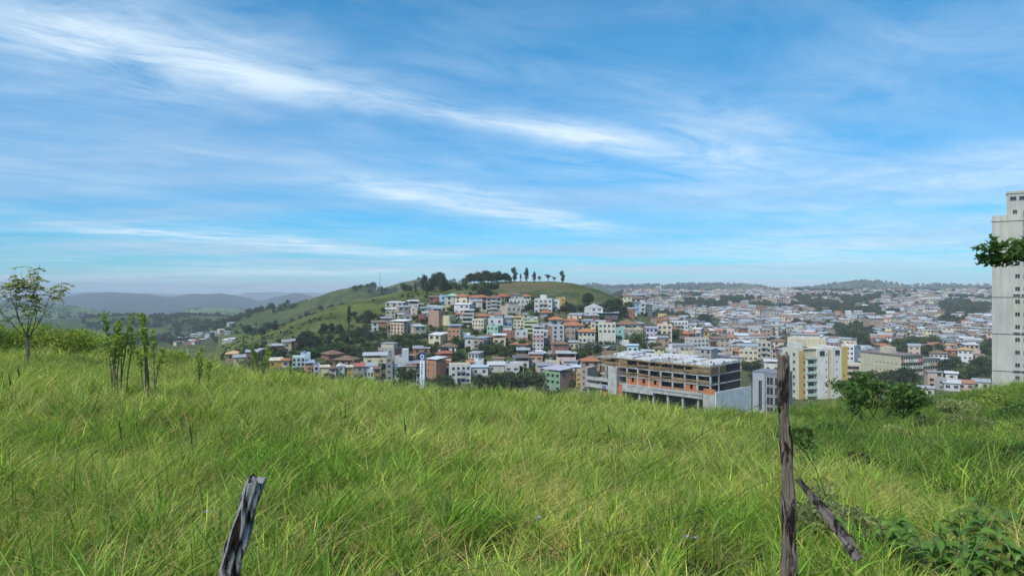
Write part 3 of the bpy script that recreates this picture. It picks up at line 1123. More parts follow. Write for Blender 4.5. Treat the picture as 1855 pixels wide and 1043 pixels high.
def house(x0, x1, yt, yb, fl, wall, roof, rcol, label, turn=0, side=None, cols=None, extra='', name='house', cat='house',
          group='houses of the hill town', D=None, depth=None, win=None, wcol2=None, rows=None, gap=None):
    """a house whose front shows between pixels x0..x1 and rows yt..yb (foot on the ground there)"""
    xm = (x0 + x1) / 2
    X, Y, Z = ground(xm, yb) if D is None else (U(xm) * D, D, EYE - (yb - CY) / F * D)
    rz = -R(turn) - math.atan(U(xm))
    mpp = Y / F                                    # metres per photo pixel
    w = (x1 - x0) * mpp / max(.4, math.cos(R(turn)))
    h = (yb - yt) * mpp
    d = depth or ((side * mpp / max(.25, abs(math.sin(R(turn))))) if side else min(max(w * .85, 7.0), 12.0))
    o = empty(name, (X, Y, Z), rz)
    tag(o, label, cat, group)
    wm = wall_mat(WC[wall])
    rnd = random.Random(int(x0 * 13 + yt * 7))
    # body with a plinth that reaches into the slope
    mb = MB()
    mb.box(-w / 2, w / 2, 0, d, -4.0, h, 0, top=1)
    raw = 2 if (rnd.random() < .45 and fl > 1 and 'sideblind' not in extra and not wcol2) else 0    # flanks often stay unplastered
    mb.m[1] = mb.m[3] = mb.m[2] = raw
    if roof == 'flat':
        p = .5
        for a, b, c, e in ((-w / 2, w / 2, 0, .15), (-w / 2, w / 2, d - .15, d), (-w / 2, -w / 2 + .15, .15, d - .15), (w / 2 - .15, w / 2, .15, d - .15)):
            mb.box(a, b, c, e, h, h + p, 0, bottom=False)
    body = mb.build('wall', [wm, M_CONC, wall_mat(WC[rnd.choice(['conc', 'pinkbrick', 'brick', 'grey'])])], o)
    fh = h / fl
    if wcol2:                                       # another colour on some storeys: (colour, from, to) as fractions of the height
        for cc, f0, f1 in wcol2:
            MB().box(-w / 2 - .03, w / 2 + .03, -.03, d * .98, h * f0, h * f1).build('storey', wall_mat(WC[cc]), o)
    # roof
    if roof == 'metal':
        gp = gap or min(2.3, max(1.1, fh * .75))
        link('roof', sheet_roof(w, d, h + gp, RC[rcol]), o)
        MB().box(-w / 2 + .01, w / 2 - .01, .01, .14, h + .003, h + .55).build('parapet', wm, o)
        for sx in (-1, 1):
            for yy in (.2, d - .2):
                MB().box(sx * (w / 2 - .25) - .12, sx * (w / 2 - .25) + .12, yy - .12, yy + .12, h + .004, h + gp + (yy + .5) * .06 - .07).build('post', wm, o)
        if rnd.random() < .7:
            MB().box(-w * .32, w * .22, d * .45, d * .8, h + .004, h + gp * .98).build('terrace_room', wall_mat(WC[rnd.choice(['brick', 'conc', 'beige', 'offwhite'])]), o)
    elif roof == 'shed':
        link('roof', sheet_roof(w, d, h + .08, RC[rcol], .4, .09, twin=rnd.random() < .4), o)
    elif roof == 'tile':
        link('roof', tile_roof(w, d, h + .15, RC[rcol], .6, axis='x' if w >= d * .8 else 'y'), o)
    elif roof == 'gable':
        link('roof', tile_roof(w, d, h + .15, RC[rcol], .25, rise=w * .22, hip=False, axis='y'), o)
        g = MB()
        g.poly([(-w / 2, 0.0, h), (w / 2, 0.0, h), (0, 0.0, h + w * .2)])
        g.poly([(w / 2, d, h), (-w / 2, d, h), (0, d, h + w * .2)])
        g.build('gable', wm, o)
    else:
        MB().box(-w / 2 + .2, w / 2 - .2, .2, d - .2, h + .004, h + .10).build('roof', sheet_mat(RC[rcol]), o)
        if fl > 1 and w > 6 and rnd.random() < .4 and 'box' not in extra:
            a_, b_ = sorted((rnd.uniform(-.45, 0), rnd.uniform(.1, .45)))
            MB().box(a_ * w, b_ * w, d * .25, d * .8, h + .101, h + 2.4).build('roof_room', wall_mat(WC[rnd.choice(['conc', 'brick', 'offwhite', 'beige'])]), o)
            MB().box(a_ * w - .3, b_ * w + .3, d * .2, d * .85, h + 2.403, h + 2.5).build('roof_sheet', sheet_mat(RC[rnd.choice(['grey', 'lgrey', 'brown'])]), o)
        elif rnd.random() < .5:
            tx = rnd.uniform(-.3, .3) * w
            MB().tube([(tx, d * .5, h + .1), (tx, d * .5, h + 1.2)], [.8, .75], 10).build('water_tank', rough_mat('water_tank', (.14, .20, .30), (.22, .27, .34), 1), o)
    # openings
    if 'blind' not in extra:
        nc = cols or max(1, int(round(w / 3.4)))
        me = ME_WIN if rnd.random() < .6 else ME_OPEN
        if win == 'open':
            me = ME_OPEN
        ww = min(rnd.uniform(.95, 1.9), w / nc * .6)
        wh = min(rnd.uniform(1.0, 1.5), fh * .5)
        for r in (rows if rows is not None else range(fl)):
            zc = r * fh + fh * .56
            if 'band' in extra:
                link('window', ME_OPEN, o, (0, -.003, zc + fh * .05), None, (w * .86, 1, fh * .42))
                MB().box(-w / 2 - .05, w / 2 + .05, -.9, -.004, r * fh - .12, r * fh + .08).build('balcony', M_CONC, o)
                MB().box(-w / 2 - .05, w / 2 + .05, -.9, -.82, r * fh + .081, r * fh + .95).build('balcony_rail', wm, o)
                continue
            for c in range(nc):
                xx = -w / 2 + w * (c + .5) / nc
                if r == 0 and fl > 1 and rnd.random() < .3 and w > 5:
                    dw = min(2.4, w / nc * .7)
                    MB().box(xx - dw / 2, xx + dw / 2, -.05, -.002, .05, min(2.3, fh * .8)).build('garage_door', M_GARAGE, o)
                    continue
                if rnd.random() < .1 and cols is None:
                    continue
                link('window', me, o, (xx + rnd.uniform(-.1, .1), -.003 if not wcol2 else -.034, zc), None, (ww, 1, wh))
        if abs(turn) >= 12 and 'sideblind' not in extra:
            sx = 1 if turn > 0 else -1
            ns = max(1, int(d / 4.0))
            for r in range(fl):
                for c in range(ns):
                    if rnd.random() < .35:
                        continue
                    link('window', me, o, (sx * (w / 2 + .003), d * (c + .5) / ns, r * fh + fh * .56), (0, 0, sx * R(90)), (min(1.2, ww), 1, wh * .9))
    if 'balc' in extra:
        for r in range(1, fl):
            bw = w * .45
            MB().box(-bw / 2, bw / 2, -1.1, -.004, r * fh - .1, r * fh + .06).build('balcony', M_CONC, o)
            MB().box(-bw / 2, bw / 2, -1.1, -1.0, r * fh + .061, r * fh + .95).build('balcony_rail', wall_mat(WC['offwhite']), o)
    if 'awn' in extra:
        a = MB()
        a.poly([(-w / 2 - .5, -2.4, fh * .55), (w / 2 + .5, -2.4, fh * .55), (w / 2 + .3, -.004, fh * .95), (-w / 2 - .3, -.004, fh * .95)])
        a.poly([(-w / 2 - .3, -.004, fh * .90), (w / 2 + .3, -.004, fh * .90), (w / 2 + .5, -2.4, fh * .50), (-w / 2 - .5, -2.4, fh * .50)])
        a.build('awning', tile_mat(RC['ochre']), o)
    if 'box' in extra:                              # stair or lift head on the roof
        MB().box(-w * .22, w * .12, d * .3, d * .75, h + .11, h + 2.6).build('stair_head', wm, o)
    if 'stilt' in extra:
        for k in range(5):
            xx = -w / 2 + w * (k + .5) / 5
            MB().box(xx - .25, xx + .25, .02, .5, -3.9, .02).build('stilt', wm, o)
    HOUSES.append((X, Y, w, d))
    return o


H_ROWS = [
    # x0, x1, ytop, ybase, storeys, wall, roof, roof colour, label, options
    (707, 731, 586, 611, 4, 'peach', 'metal', 'white', 'peach four-storey block with white sheet roof, highest on the hill edge', dict(turn=32, side=15, cols=4)),
    (673, 686, 584, 600, 2, 'lgrey', 'shed', 'brown', 'small grey house attached to an unplastered orange one by the wood', {}),
    (686, 700, 584, 600, 2, 'obrick', 'shed', 'brown', 'raw orange brick house beside the dark wood', {}),
    (699, 716, 563, 578, 2, 'beige', 'metal', 'white', 'beige box house with white flat sheet roof at the edge of the meadow', dict(gap=1.1)),
    (722, 741, 556, 572, 2, 'conc', 'shed', 'grey', 'bare grey block house below the white-roofed terrace', {}),
    (739, 758, 552, 562, 1, 'lgrey', 'metal', 'white', 'pale terrace house with bright white raised roof under the meadow', {}),
    (743, 756, 558, 572, 2, 'palepeach', 'flat', 'grey', 'pinkish two-storey house beside the bare grey block house', {}),
    (720, 731, 570, 582, 2, 'cream', 'shed', 'grey', 'narrow cream house directly behind the peach block', {}),
    (731, 746, 571, 582, 1, 'conc', 'flat', 'grey', 'low grey concrete house between cream and dark red houses', {}),
    (761, 773, 558, 566, 1, 'mint', 'shed', 'grey', 'low mint green house near the top of the hill town', {}),
    (758, 771, 571, 585, 1, 'dred', 'flat', 'grey', 'dark red windowless house beside the pink brick apartments', dict(extra='blind')),
    (765, 775, 567, 582, 2, 'white', 'shed', 'lgrey', 'slim white house squeezed against the pink brick apartments', {}),
    (776, 795, 564, 592, 4, 'pinkbrick', 'metal', 'grey', 'pink brick four-storey apartments with plain pale side wall', dict(turn=35, side=12, cols=3, extra='sideblind')),
    (799, 815, 555, 564, 1, 'yellow', 'flat', 'grey', 'small bright yellow house above the pink brick apartments', {}),
    (800, 814, 573, 590, 2, 'pyellow', 'flat', 'grey', 'pale yellow cube house with four small windows', dict(turn=35, side=12, cols=2, extra='sideblind')),
    (778, 795, 538, 554, 2, 'brick', 'shed', 'brown', 'dark brick house under the hilltop grove', {}),
    (796, 810, 536, 552, 2, 'lblue', 'flat', 'white', 'light blue house at the top of the hill town', {}),
    (808, 831, 536, 553, 2, 'offwhite', 'tile', 'mint', 'villa with pale mint green roof below the hilltop grove', {}),
    (824, 846, 537, 555, 3, 'cream', 'tile', 'terra', 'cream villa with broad terracotta hip roof', dict(turn=20, side=8)),
    (849, 873, 539, 556, 2, 'white', 'tile', 'terra', 'white villa with terracotta roof and dark window band', dict(rows=[0, 1])),
    (881, 908, 540, 566, 4, 'offwhite', 'tile', 'brown', 'off-white four-storey villa with balconies on the upper street', dict(extra='balc')),
    (898, 924, 537, 545, 1, 'beige', 'tile', 'red', 'low beige house under a wide red hip roof below the bare hilltop', {}),
    (924, 942, 534, 544, 1, 'offwhite', 'tile', 'brown', 'off-white house with brown hip roof below the bare hilltop', {}),
    (922, 958, 543, 560, 2, 'white', 'flat', 'dark', 'modern white villa with flat dark roof edge', dict(cols=5, extra='')),
    (943, 962, 537, 544, 1, 'cream', 'tile', 'terra', 'low house with long brownish tile roof behind the modern villa', {}),
    (913, 940, 560, 567, 1, 'bgrey', 'flat', 'grey', 'low blue-grey garage building below the modern villa', {}),
    (837, 858, 568, 592, 3, 'offwhite', 'metal', 'white', 'off-white apartments with three dark balcony bands', dict(extra='band')),
    (860, 888, 573, 581, 1, 'offwhite', 'tile', 'terra', 'low house with big terracotta roof behind the cream apartments', {}),
    (855, 876, 579, 600, 3, 'cream', 'flat', 'grey', 'cream apartments with rows of small square windows', dict(turn=25, side=9, cols=4)),
    (888, 928, 576, 588, 2, 'white', 'shed', 'lgrey', 'long low white row with pale roof above the mint green house', dict(cols=8)),
    (890, 915, 571, 577, 1, 'brick', 'tile', 'red', 'low brick house with dull red roof above the long white row', {}),
    (882, 902, 591, 609, 2, 'mint', 'flat', 'mint', 'bright mint green two-storey house in the middle of town', dict(turn=30, side=12, cols=3)),
    (919, 929, 586, 600, 2, 'blue', 'flat', 'grey', 'narrow strong blue house', {}),
    (930, 949, 580, 600, 3, 'cream', 'metal', 'yellow', 'cream house with yellow raised roof', dict(cols=3)),
    (949, 975, 582, 604, 3, 'lime', 'flat', 'grey', 'lime yellow terrace house with dark balcony bands', dict(extra='band')),
    (954, 974, 576, 583, 1, 'white', 'flat', 'white', 'white low house behind the lime yellow terrace house', {}),
    (909, 933, 600, 617, 2, 'brick', 'flat', 'grey', 'weathered brick house below the narrow blue house', {}),
    (933, 956, 600, 618, 2, 'lgrey', 'flat', 'grey', 'unfinished grey house beside the weathered brick house', dict(wcol2=[('obrick', 0, .35)])),
    (811, 833, 596, 622, 3, 'orange', 'metal', 'bgrey', 'orange three-storey house with blue-grey sheet roof above the trees', dict(turn=15, side=5, cols=3)),
    (835, 850, 607, 618, 1, 'yellow', 'shed', 'white', 'small yellow house right of the orange three-storey house', {}),
    (842, 858, 615, 634, 2, 'white', 'metal', 'bgrey', 'white house with dark blue awning and blue-grey roof', dict(wcol2=[('blue', .02, .06)], gap=1.0)),
    (858, 876, 617, 638, 3, 'taupe', 'metal', 'bgrey', 'brown three-storey house with arched blue-grey roof', dict(turn=35, side=12, cols=2)),
    (893, 916, 614, 632, 2, 'cream', 'metal', 'white', 'cream house with bright white roof above green bank', {}),
    (848, 866, 640, 651, 1, 'offwhite', 'shed', 'grey', 'off-white single-storey house below the brown three-storey house', dict(turn=30, side=11, cols=3)),
    (893, 913, 650, 658, 1, 'cream', 'shed', 'brown', 'tiny cream house at the foot of the green bank', {}),
    (959, 983, 645, 665, 2, 'orange', 'metal', 'grey', 'rusty orange two-storey house with grey roof below the pink block', dict(extra='balc', gap=1.0)),
    (937, 959, 643, 657, 1, 'obrick', 'metal', 'lgrey', 'orange wing with long pale roof beside the rusty orange house', {}),
    (930, 958, 656, 667, 1, 'white', 'metal', 'dgrey', 'white house with dark covered terrace below the orange wing', {}),
    (965, 985, 598, 637, 5, 'white', 'metal', 'grey', 'slender five-storey house in pink and white bands', dict(wcol2=[('pink', .42, .78)], cols=3)),
    (1001, 1022, 590, 629, 5, 'white', 'flat', 'white', 'tall white five-storey house with ochre awning at its foot', dict(turn=-25, side=9, cols=2, extra='awn')),
    (998, 1022, 579, 588, 1, 'white', 'tile', 'orange', 'white house with bright orange roof above the tall white house', dict(turn=-18, side=8)),
    (1022, 1048, 581, 589, 1, 'beige', 'tile', 'terra', 'low house with long terracotta roof right of the orange-roofed one', {}),
    (1018, 1058, 590, 599, 1, 'grey', 'tile', 'terra', 'grey house under a long low terracotta roof', {}),
    (1024, 1042, 598, 619, 2, 'taupe', 'flat', 'grey', 'taupe unplastered block right of the tall white house', dict(cols=2)),
    (1031, 1049, 620, 634, 1, 'palepeach', 'shed', 'grey', 'small peach house below the taupe block', dict(cols=2)),
    (1048, 1078, 601, 622, 2, 'ivory', 'tile', 'orange', 'ivory two-storey house with orange tile roof', dict(cols=4)),
    (1070, 1079, 586, 603, 2, 'cream', 'flat', 'grey', 'narrow cream tower house behind the ivory house', {}),
    (1084, 1115, 586, 625, 4, 'ivory', 'flat', 'terra', 'tall ivory block with dark line below third storey', dict(cols=4, rows=[0, 2, 3])),
    (1059, 1092, 558, 572, 2, 'white', 'gable', 'white', 'white gabled villa on the green shoulder of the hill', {}),
    (968, 1000, 542, 568, 3, 'white', 'flat', 'white', 'big white modern villa with roof tower and glass balconies', dict(cols=4, extra='box balc', turn=10, side=8)),
    (1001, 1014, 544, 563, 2, 'white', 'flat', 'white', 'white annex right of the big modern villa', {}),
    (1007, 1024, 540, 556, 2, 'ochre', 'flat', 'cream', 'ochre house behind the white annex', {}),
    (1082, 1120, 572, 579, 1, 'dark', 'metal', 'bgrey', 'open dark shed with grey-green roof beside the gabled villa', {}),
    (1115, 1131, 596, 617, 2, 'teal', 'flat', 'grey', 'teal two-storey house beside the tall ivory block', {}),
    (1113, 1157, 588, 597, 1, 'lgrey', 'tile', 'brown', 'long grey hall with dark brown roof behind the teal house', dict(cols=3)),
    (1141, 1164, 596, 612, 2, 'cream', 'flat', 'cream', 'cream two-storey house with a row of small windows near the teal house', dict(turn=-30, side=9, cols=5)),
    (1170, 1191, 594, 612, 2, 'lilac', 'shed', 'lilac', 'grey-lilac house left of the plain beige block', dict(cols=3)),
    (1191, 1217, 589, 616, 3, 'palepeach', 'flat', 'cream', 'plain pale peach block with few square windows', dict(cols=3)),
    (1216, 1246, 583, 604, 3, 'white', 'flat', 'cream', 'long white three-storey apartments with regular windows', dict(cols=5, extra='balc')),
    (1246, 1258, 585, 597, 2, 'lilac', 'flat', 'grey', 'small lilac house right of the white apartments', {}),
    (1247, 1283, 600, 610, 1, 'ochre', 'tile', 'brown', 'ochre chalet with broad brown roof', dict(cols=4)),
    (1284, 1296, 604, 612, 1, 'mustard', 'tile', 'terra', 'small mustard annex right of the ochre chalet', {}),
    (1257, 1284, 614, 644, 4, 'white', 'flat', 'terra', 'white apartment block with vertical grey window strips', dict(turn=-32, side=16, cols=4)),
    (1307, 1330, 598, 617, 2, 'lpink', 'flat', 'lilac', 'pinkish white two-storey house with dark windows', dict(cols=4)),
    (1295, 1307, 596, 606, 1, 'offwhite', 'flat', 'lgrey', 'small off-white house left of the pinkish white one', {}),
    (1332, 1378, 608, 622, 1, 'white', 'shed', 'white', 'long white hall with white roof', dict(cols=4)),
    (1354, 1380, 591, 607, 2, 'peach', 'metal', 'dgrey', 'peach orange house behind the long white hall', dict(cols=3)),
    (1372, 1396, 620, 659, 4, 'ivory', 'flat', 'cream', 'tall ivory apartments with grey balconies beside the old fence post', dict(turn=-20, side=10, extra='balc', cols=3)),
    (1340, 1372, 634, 665, 3, 'cream', 'metal', 'bgrey', 'wide cream three-storey house with blue-grey roof', dict(cols=4)),
    (1320, 1344, 647, 665, 2, 'beige', 'shed', 'grey', 'beige house with big grey roof left of the wide cream one', dict(cols=2)),
    (1296, 1320, 651, 664, 2, 'grey', 'metal', 'dgrey', 'grey house with dark terrace roof behind the building site', {}),
    (1288, 1312, 640, 649, 1, 'white', 'metal', 'lgrey', 'white house with pale raised roof right of the striped apartment block', {}),
    (1185, 1203, 631, 647, 2, 'pyellow', 'tile', 'brown', 'pale yellow two-storey house with brown hip roof behind the building site', dict(cols=2)),
    (1163, 1188, 618, 631, 2, 'lgrey', 'metal', 'white', 'house with stacked white roofs above the building site', {}),
    (1136, 1156, 626, 641, 1, 'lblue', 'shed', 'lblue', 'light blue house behind the building site', {}),
    (1120, 1139, 619, 626, 1, 'white', 'flat', 'white', 'low white garden building below the teal house', dict(extra='blind')),
    (1156, 1184, 636, 648, 1, 'grey', 'shed', 'lgrey', 'low grey house with pale roof left of the pale yellow one', {}),
    (1205, 1226, 634, 647, 1, 'lgrey', 'flat', 'white', 'low pale house with small white roof box behind the building site', dict(extra='box')),
    (1226, 1256, 637, 652, 1, 'cream', 'metal', 'dgrey', 'cream house with dark roof left of the striped apartment block', {}),
    (1192, 1207, 569, 580, 1, 'yellow', 'flat', 'yellow', 'yellow house standing alone above the green bank', {}),
    (1155, 1166, 551, 560, 1, 'ochre', 'flat', 'yellow', 'tiny yellow-ochre house on the far shoulder of the hill', {}),
    (1164, 1180, 557, 567, 1, 'lblue', 'shed', 'lgrey', 'pale blue house on the crest of the green bank', {}),
    (1137, 1150, 563, 576, 2, 'brick', 'flat', 'grey', 'small brick house left of the green bank', {}),
    (411, 437, 641, 655, 1, 'pinkbrick', 'tile', 'lorange', 'brick house with pale orange roof just above the grass crest', {}),
    (424, 452, 647, 660, 1, 'pyellow', 'shed', 'lgrey', 'pale yellow shed just above the grass crest', {}),
    (447, 467, 641, 657, 1, 'brown', 'metal', 'lgrey', 'brown shed with light roof just above the grass crest', dict(gap=1.0)),
    (470, 487, 634, 648, 1, 'lgrey', 'shed', 'lgrey', 'pale house half hidden left of the brick house', {}),
    (488, 511, 629, 647, 2, 'brick', 'metal', 'lgrey', 'red brick house with slanting pale roof at the wood edge', dict(gap=.8)),
    (512, 528, 622, 638, 2, 'pyellow', 'metal', 'lgrey', 'yellow house with one arched window at the wood edge', dict(cols=1, gap=.8)),
    (528, 545, 620, 634, 1, 'brick', 'metal', 'lgrey', 'long brick shed adjoining the yellow arched house', dict(gap=.8)),
    (489, 511, 653, 667, 1, 'ochre', 'shed', 'cream', 'ochre brown shed with cream roof near the grass crest', {}),
    (511, 524, 653, 666, 1, 'lpink', 'tile', 'terra', 'pinkish house with brown-red roof near the grass crest', {}),
    (530, 552, 648, 672, 3, 'pmint', 'flat', 'white', 'pale mint three-storey block with wooden lattice front', dict(cols=3)),
    (545, 562, 642, 663, 3, 'lblue', 'flat', 'lgrey', 'light blue windowless block behind the pale mint one', dict(extra='blind')),
    (553, 568, 663, 673, 1, 'orange', 'metal', 'bgrey', 'orange shop under a wide blue-grey roof', dict(gap=1.4)),
    (568, 579, 663, 682, 2, 'lilac', 'flat', 'grey', 'narrow lilac white house right of the orange shop', {}),
    (581, 596, 665, 684, 2, 'cream', 'shed', 'cream', 'cream house between two narrow pale houses by the grass', {}),
    (597, 609, 667, 686, 2, 'lpink', 'tile', 'brown', 'pinkish house with dark brown roof and two garage doors', {}),
    (611, 624, 664, 683, 2, 'white', 'gable', 'white', 'white gabled house of the lower row', {}),
    (625, 643, 665, 684, 2, 'ochre', 'shed', 'cream', 'ochre house with arched openings in the lower row', dict(cols=3)),
    (643, 660, 664, 686, 2, 'conc', 'shed', 'red', 'grey house with reddish roof in the lower row', {}),
    (660, 677, 670, 688, 1, 'white', 'flat', 'white', 'bright white twin house of the lower row', dict(cols=3)),
    (678, 688, 668, 689, 2, 'obrick', 'tile', 'brown', 'narrow orange brick house right of the white twin house', {}),
    (659, 701, 650, 666, 2, 'pyellow', 'metal', 'lgrey', 'large pale yellow building with wide grey roof', dict(cols=2, gap=1.6)),
    (668, 683, 657, 665, 1, 'orange', 'tile', 'orange', 'small pavilion with red-orange roof before the pale yellow building', dict(D=292)),
    (699, 711, 648, 690, 4, 'conc', 'flat', 'grey', 'bare concrete tower house of the lower row', dict(cols=1)),
    (715, 739, 648, 667, 1, 'lgrey', 'flat', 'ochre', 'pale grey blind-walled house with ochre roof terrace', dict(extra='blind')),
    (728, 740, 635, 667, 1, 'lgrey', 'flat', 'white', 'tall pale grey blank tower beside the totem sign', dict(extra='blind')),
    (711, 731, 664, 688, 2, 'pgreen', 'shed', 'grey', 'pale green house behind street trees', {}),
    (736, 753, 664, 694, 2, 'cream', 'shed', 'brown', 'cream house with brown roof left of the totem sign', {}),
    (754, 761, 674, 699, 2, 'white', 'flat', 'white', 'narrow white house touching the totem sign', dict(cols=1)),
    (772, 790, 655, 688, 3, 'orange', 'metal', 'white', 'orange three-storey house with white roof right of the totem sign', dict(turn=40, side=19, cols=2, gap=1.2)),
    (790, 805, 641, 651, 1, 'lpink', 'tile', 'red', 'small pink white house with red roof behind the orange corner house', {}),
    (800, 818, 640, 653, 1, 'brick', 'tile', 'red', 'brick house with red roof behind the orange corner house', {}),
    (806, 818, 654, 668, 1, 'obrick', 'flat', 'white', 'little orange brick house left of the white apartments', {}),
    (817, 853, 662, 695, 3, 'white', 'flat', 'ochre', 'white three-storey apartments on stilts with blue balcony', dict(turn=-8, cols=4, extra='balc stilt')),
    (858, 876, 654, 667, 1, 'white', 'flat', 'white', 'white rooftop house behind the stilted apartments', {}),
    (846, 858, 656, 668, 1, 'white', 'tile', 'orange', 'white house with bright orange roof behind the stilted apartments', {}),
    (854, 884, 665, 682, 1, 'white', 'shed', 'lblue', 'low white hall with light blue roof above the dark tree', {}),
    (884, 914, 661, 676, 1, 'offwhite', 'shed', 'white', 'low off-white hall with white roof above the dark tree', {}),
    (915, 941, 660, 679, 1, 'white', 'flat', 'lilac', 'white flat-roofed hall right above the dark tree', dict(cols=2)),
    (980, 1014, 674, 708, 3, 'green', 'metal', 'lilac', 'green corner building with pale lilac roof', dict(turn=42, side=30, cols=4, gap=1.2)),
    (987, 1014, 654, 669, 1, 'cream', 'flat', 'cream', 'windowless cream cube behind the green corner building', dict(extra='blind')),
    (1008, 1043, 649, 661, 1, 'lpink', 'metal', 'lgrey', 'pink house with long pale roof behind the green corner building', {}),
    (1023, 1046, 658, 667, 1, 'white', 'metal', 'grey', 'white house with grey roof above the green corner building', dict(gap=.8)),
    (1038, 1051, 665, 677, 1, 'white', 'shed', 'lblue', 'small house with light blue roof right of the green corner building', {}),
    (1044, 1052, 675, 700, 3, 'mustard', 'flat', 'grey', 'narrow mustard house between green and taupe buildings', dict(cols=1)),
    (1051, 1064, 668, 712, 4, 'taupe', 'flat', 'cream', 'taupe modern building left of the building site', dict(turn=25, side=18, cols=1)),
    (1065, 1083, 649, 658, 1, 'white', 'tile', 'brown', 'small white house behind the left end of the building site', {}),
    (1385, 1412, 660, 676, 1, 'white', 'metal', 'white', 'white-roofed house behind the blue-grey office', dict(gap=1.6)),
    (1687, 1714, 640, 651, 1, 'white', 'tile', 'brown', 'white house with brown roof right of the long patterned building', dict(cols=4)),
    (1715, 1738, 635, 651, 2, 'brick', 'shed', 'terra', 'raw brick house near the concrete tower', {}),
    (1688, 1732, 652, 660, 1, 'pinkbrick', 'shed', 'white', 'long low pinkish house with white roof below the raw brick house', {}),
    (1737, 1760, 634, 663, 3, 'white', 'tile', 'ochre', 'white three-storey house with ochre roof near the concrete tower', dict(cols=3)),
    (1683, 1706, 674, 702, 3, 'palepeach', 'shed', 'grey', 'stepped peach house at the foot of the long patterned building', dict(turn=-25, side=6)),
    (1665, 1690, 703, 720, 1, 'ivory', 'shed', 'grey', 'small ivory house just above the green slope', dict(cols=2)),
    (1697, 1713, 688, 706, 2, 'grey', 'flat', 'grey', 'grey house right of the stepped peach house', {}),
    (1714, 1733, 679, 692, 2, 'white', 'metal', 'white', 'white house with raised white roof above the green slope', dict(gap=.8)),
    (1712, 1737, 694, 708, 1, 'lgrey', 'shed', 'white', 'low pale house with white roof touching the green slope', {}),
    (1738, 1762, 694, 707, 1, 'lpink', 'shed', 'terra', 'low pink house with reddish roof near the foot of the tower', {}),
    (1764, 1790, 692, 706, 1, 'offwhite', 'shed', 'lgrey', 'low off-white house beside the foot of the tower', {}),
    (1429, 1493, 615, 648, 3, 'cream', 'flat', 'cream', 'large cream building with patched plaster behind the striped tower', dict(cols=5, extra='sideblind', D=330)),
    (1525, 1546, 627, 662, 4, 'white', 'flat', 'white', 'white tower block right of the ochre-striped tower', dict(turn=12, side=8, cols=3, D=300)),
    (1525, 1557, 661, 684, 2, 'beige', 'flat', 'white', 'beige two-storey building in front of the white tower block', dict(extra='band', D=290)),
]
for row in H_ROWS:
    house(*row[:9], **row[9])

# ------------------------------------------------------------------ building site
M_PLANK = [rough_mat('plank_%d' % i, a, b, 1.5, .85, .1, (.3, 1, 1)) for i, (a, b) in enumerate((
    ((.32, .21, .11), (.21, .14, .08)), ((.44, .30, .14), (.28, .18, .09)), ((.22, .16, .11), (.13, .10, .07))))]
M_PLY = rough_mat('formwork_ply', (.25, .19, .13), (.15, .115, .085), 1.2, .9, .1)
M_BLOCK = rough_mat('hollow_brick', (.50, .20, .09), (.40, .15, .07), 1.0, .9, .1)
M_CONC_L = rough_mat('pale_concrete', (.50, .50, .48), (.28, .275, .26), .6, .9, .1)
M_TARP = rough_mat('white_sheeting', (.68, .68, .69), (.42, .41, .40), .6, .6, .2)


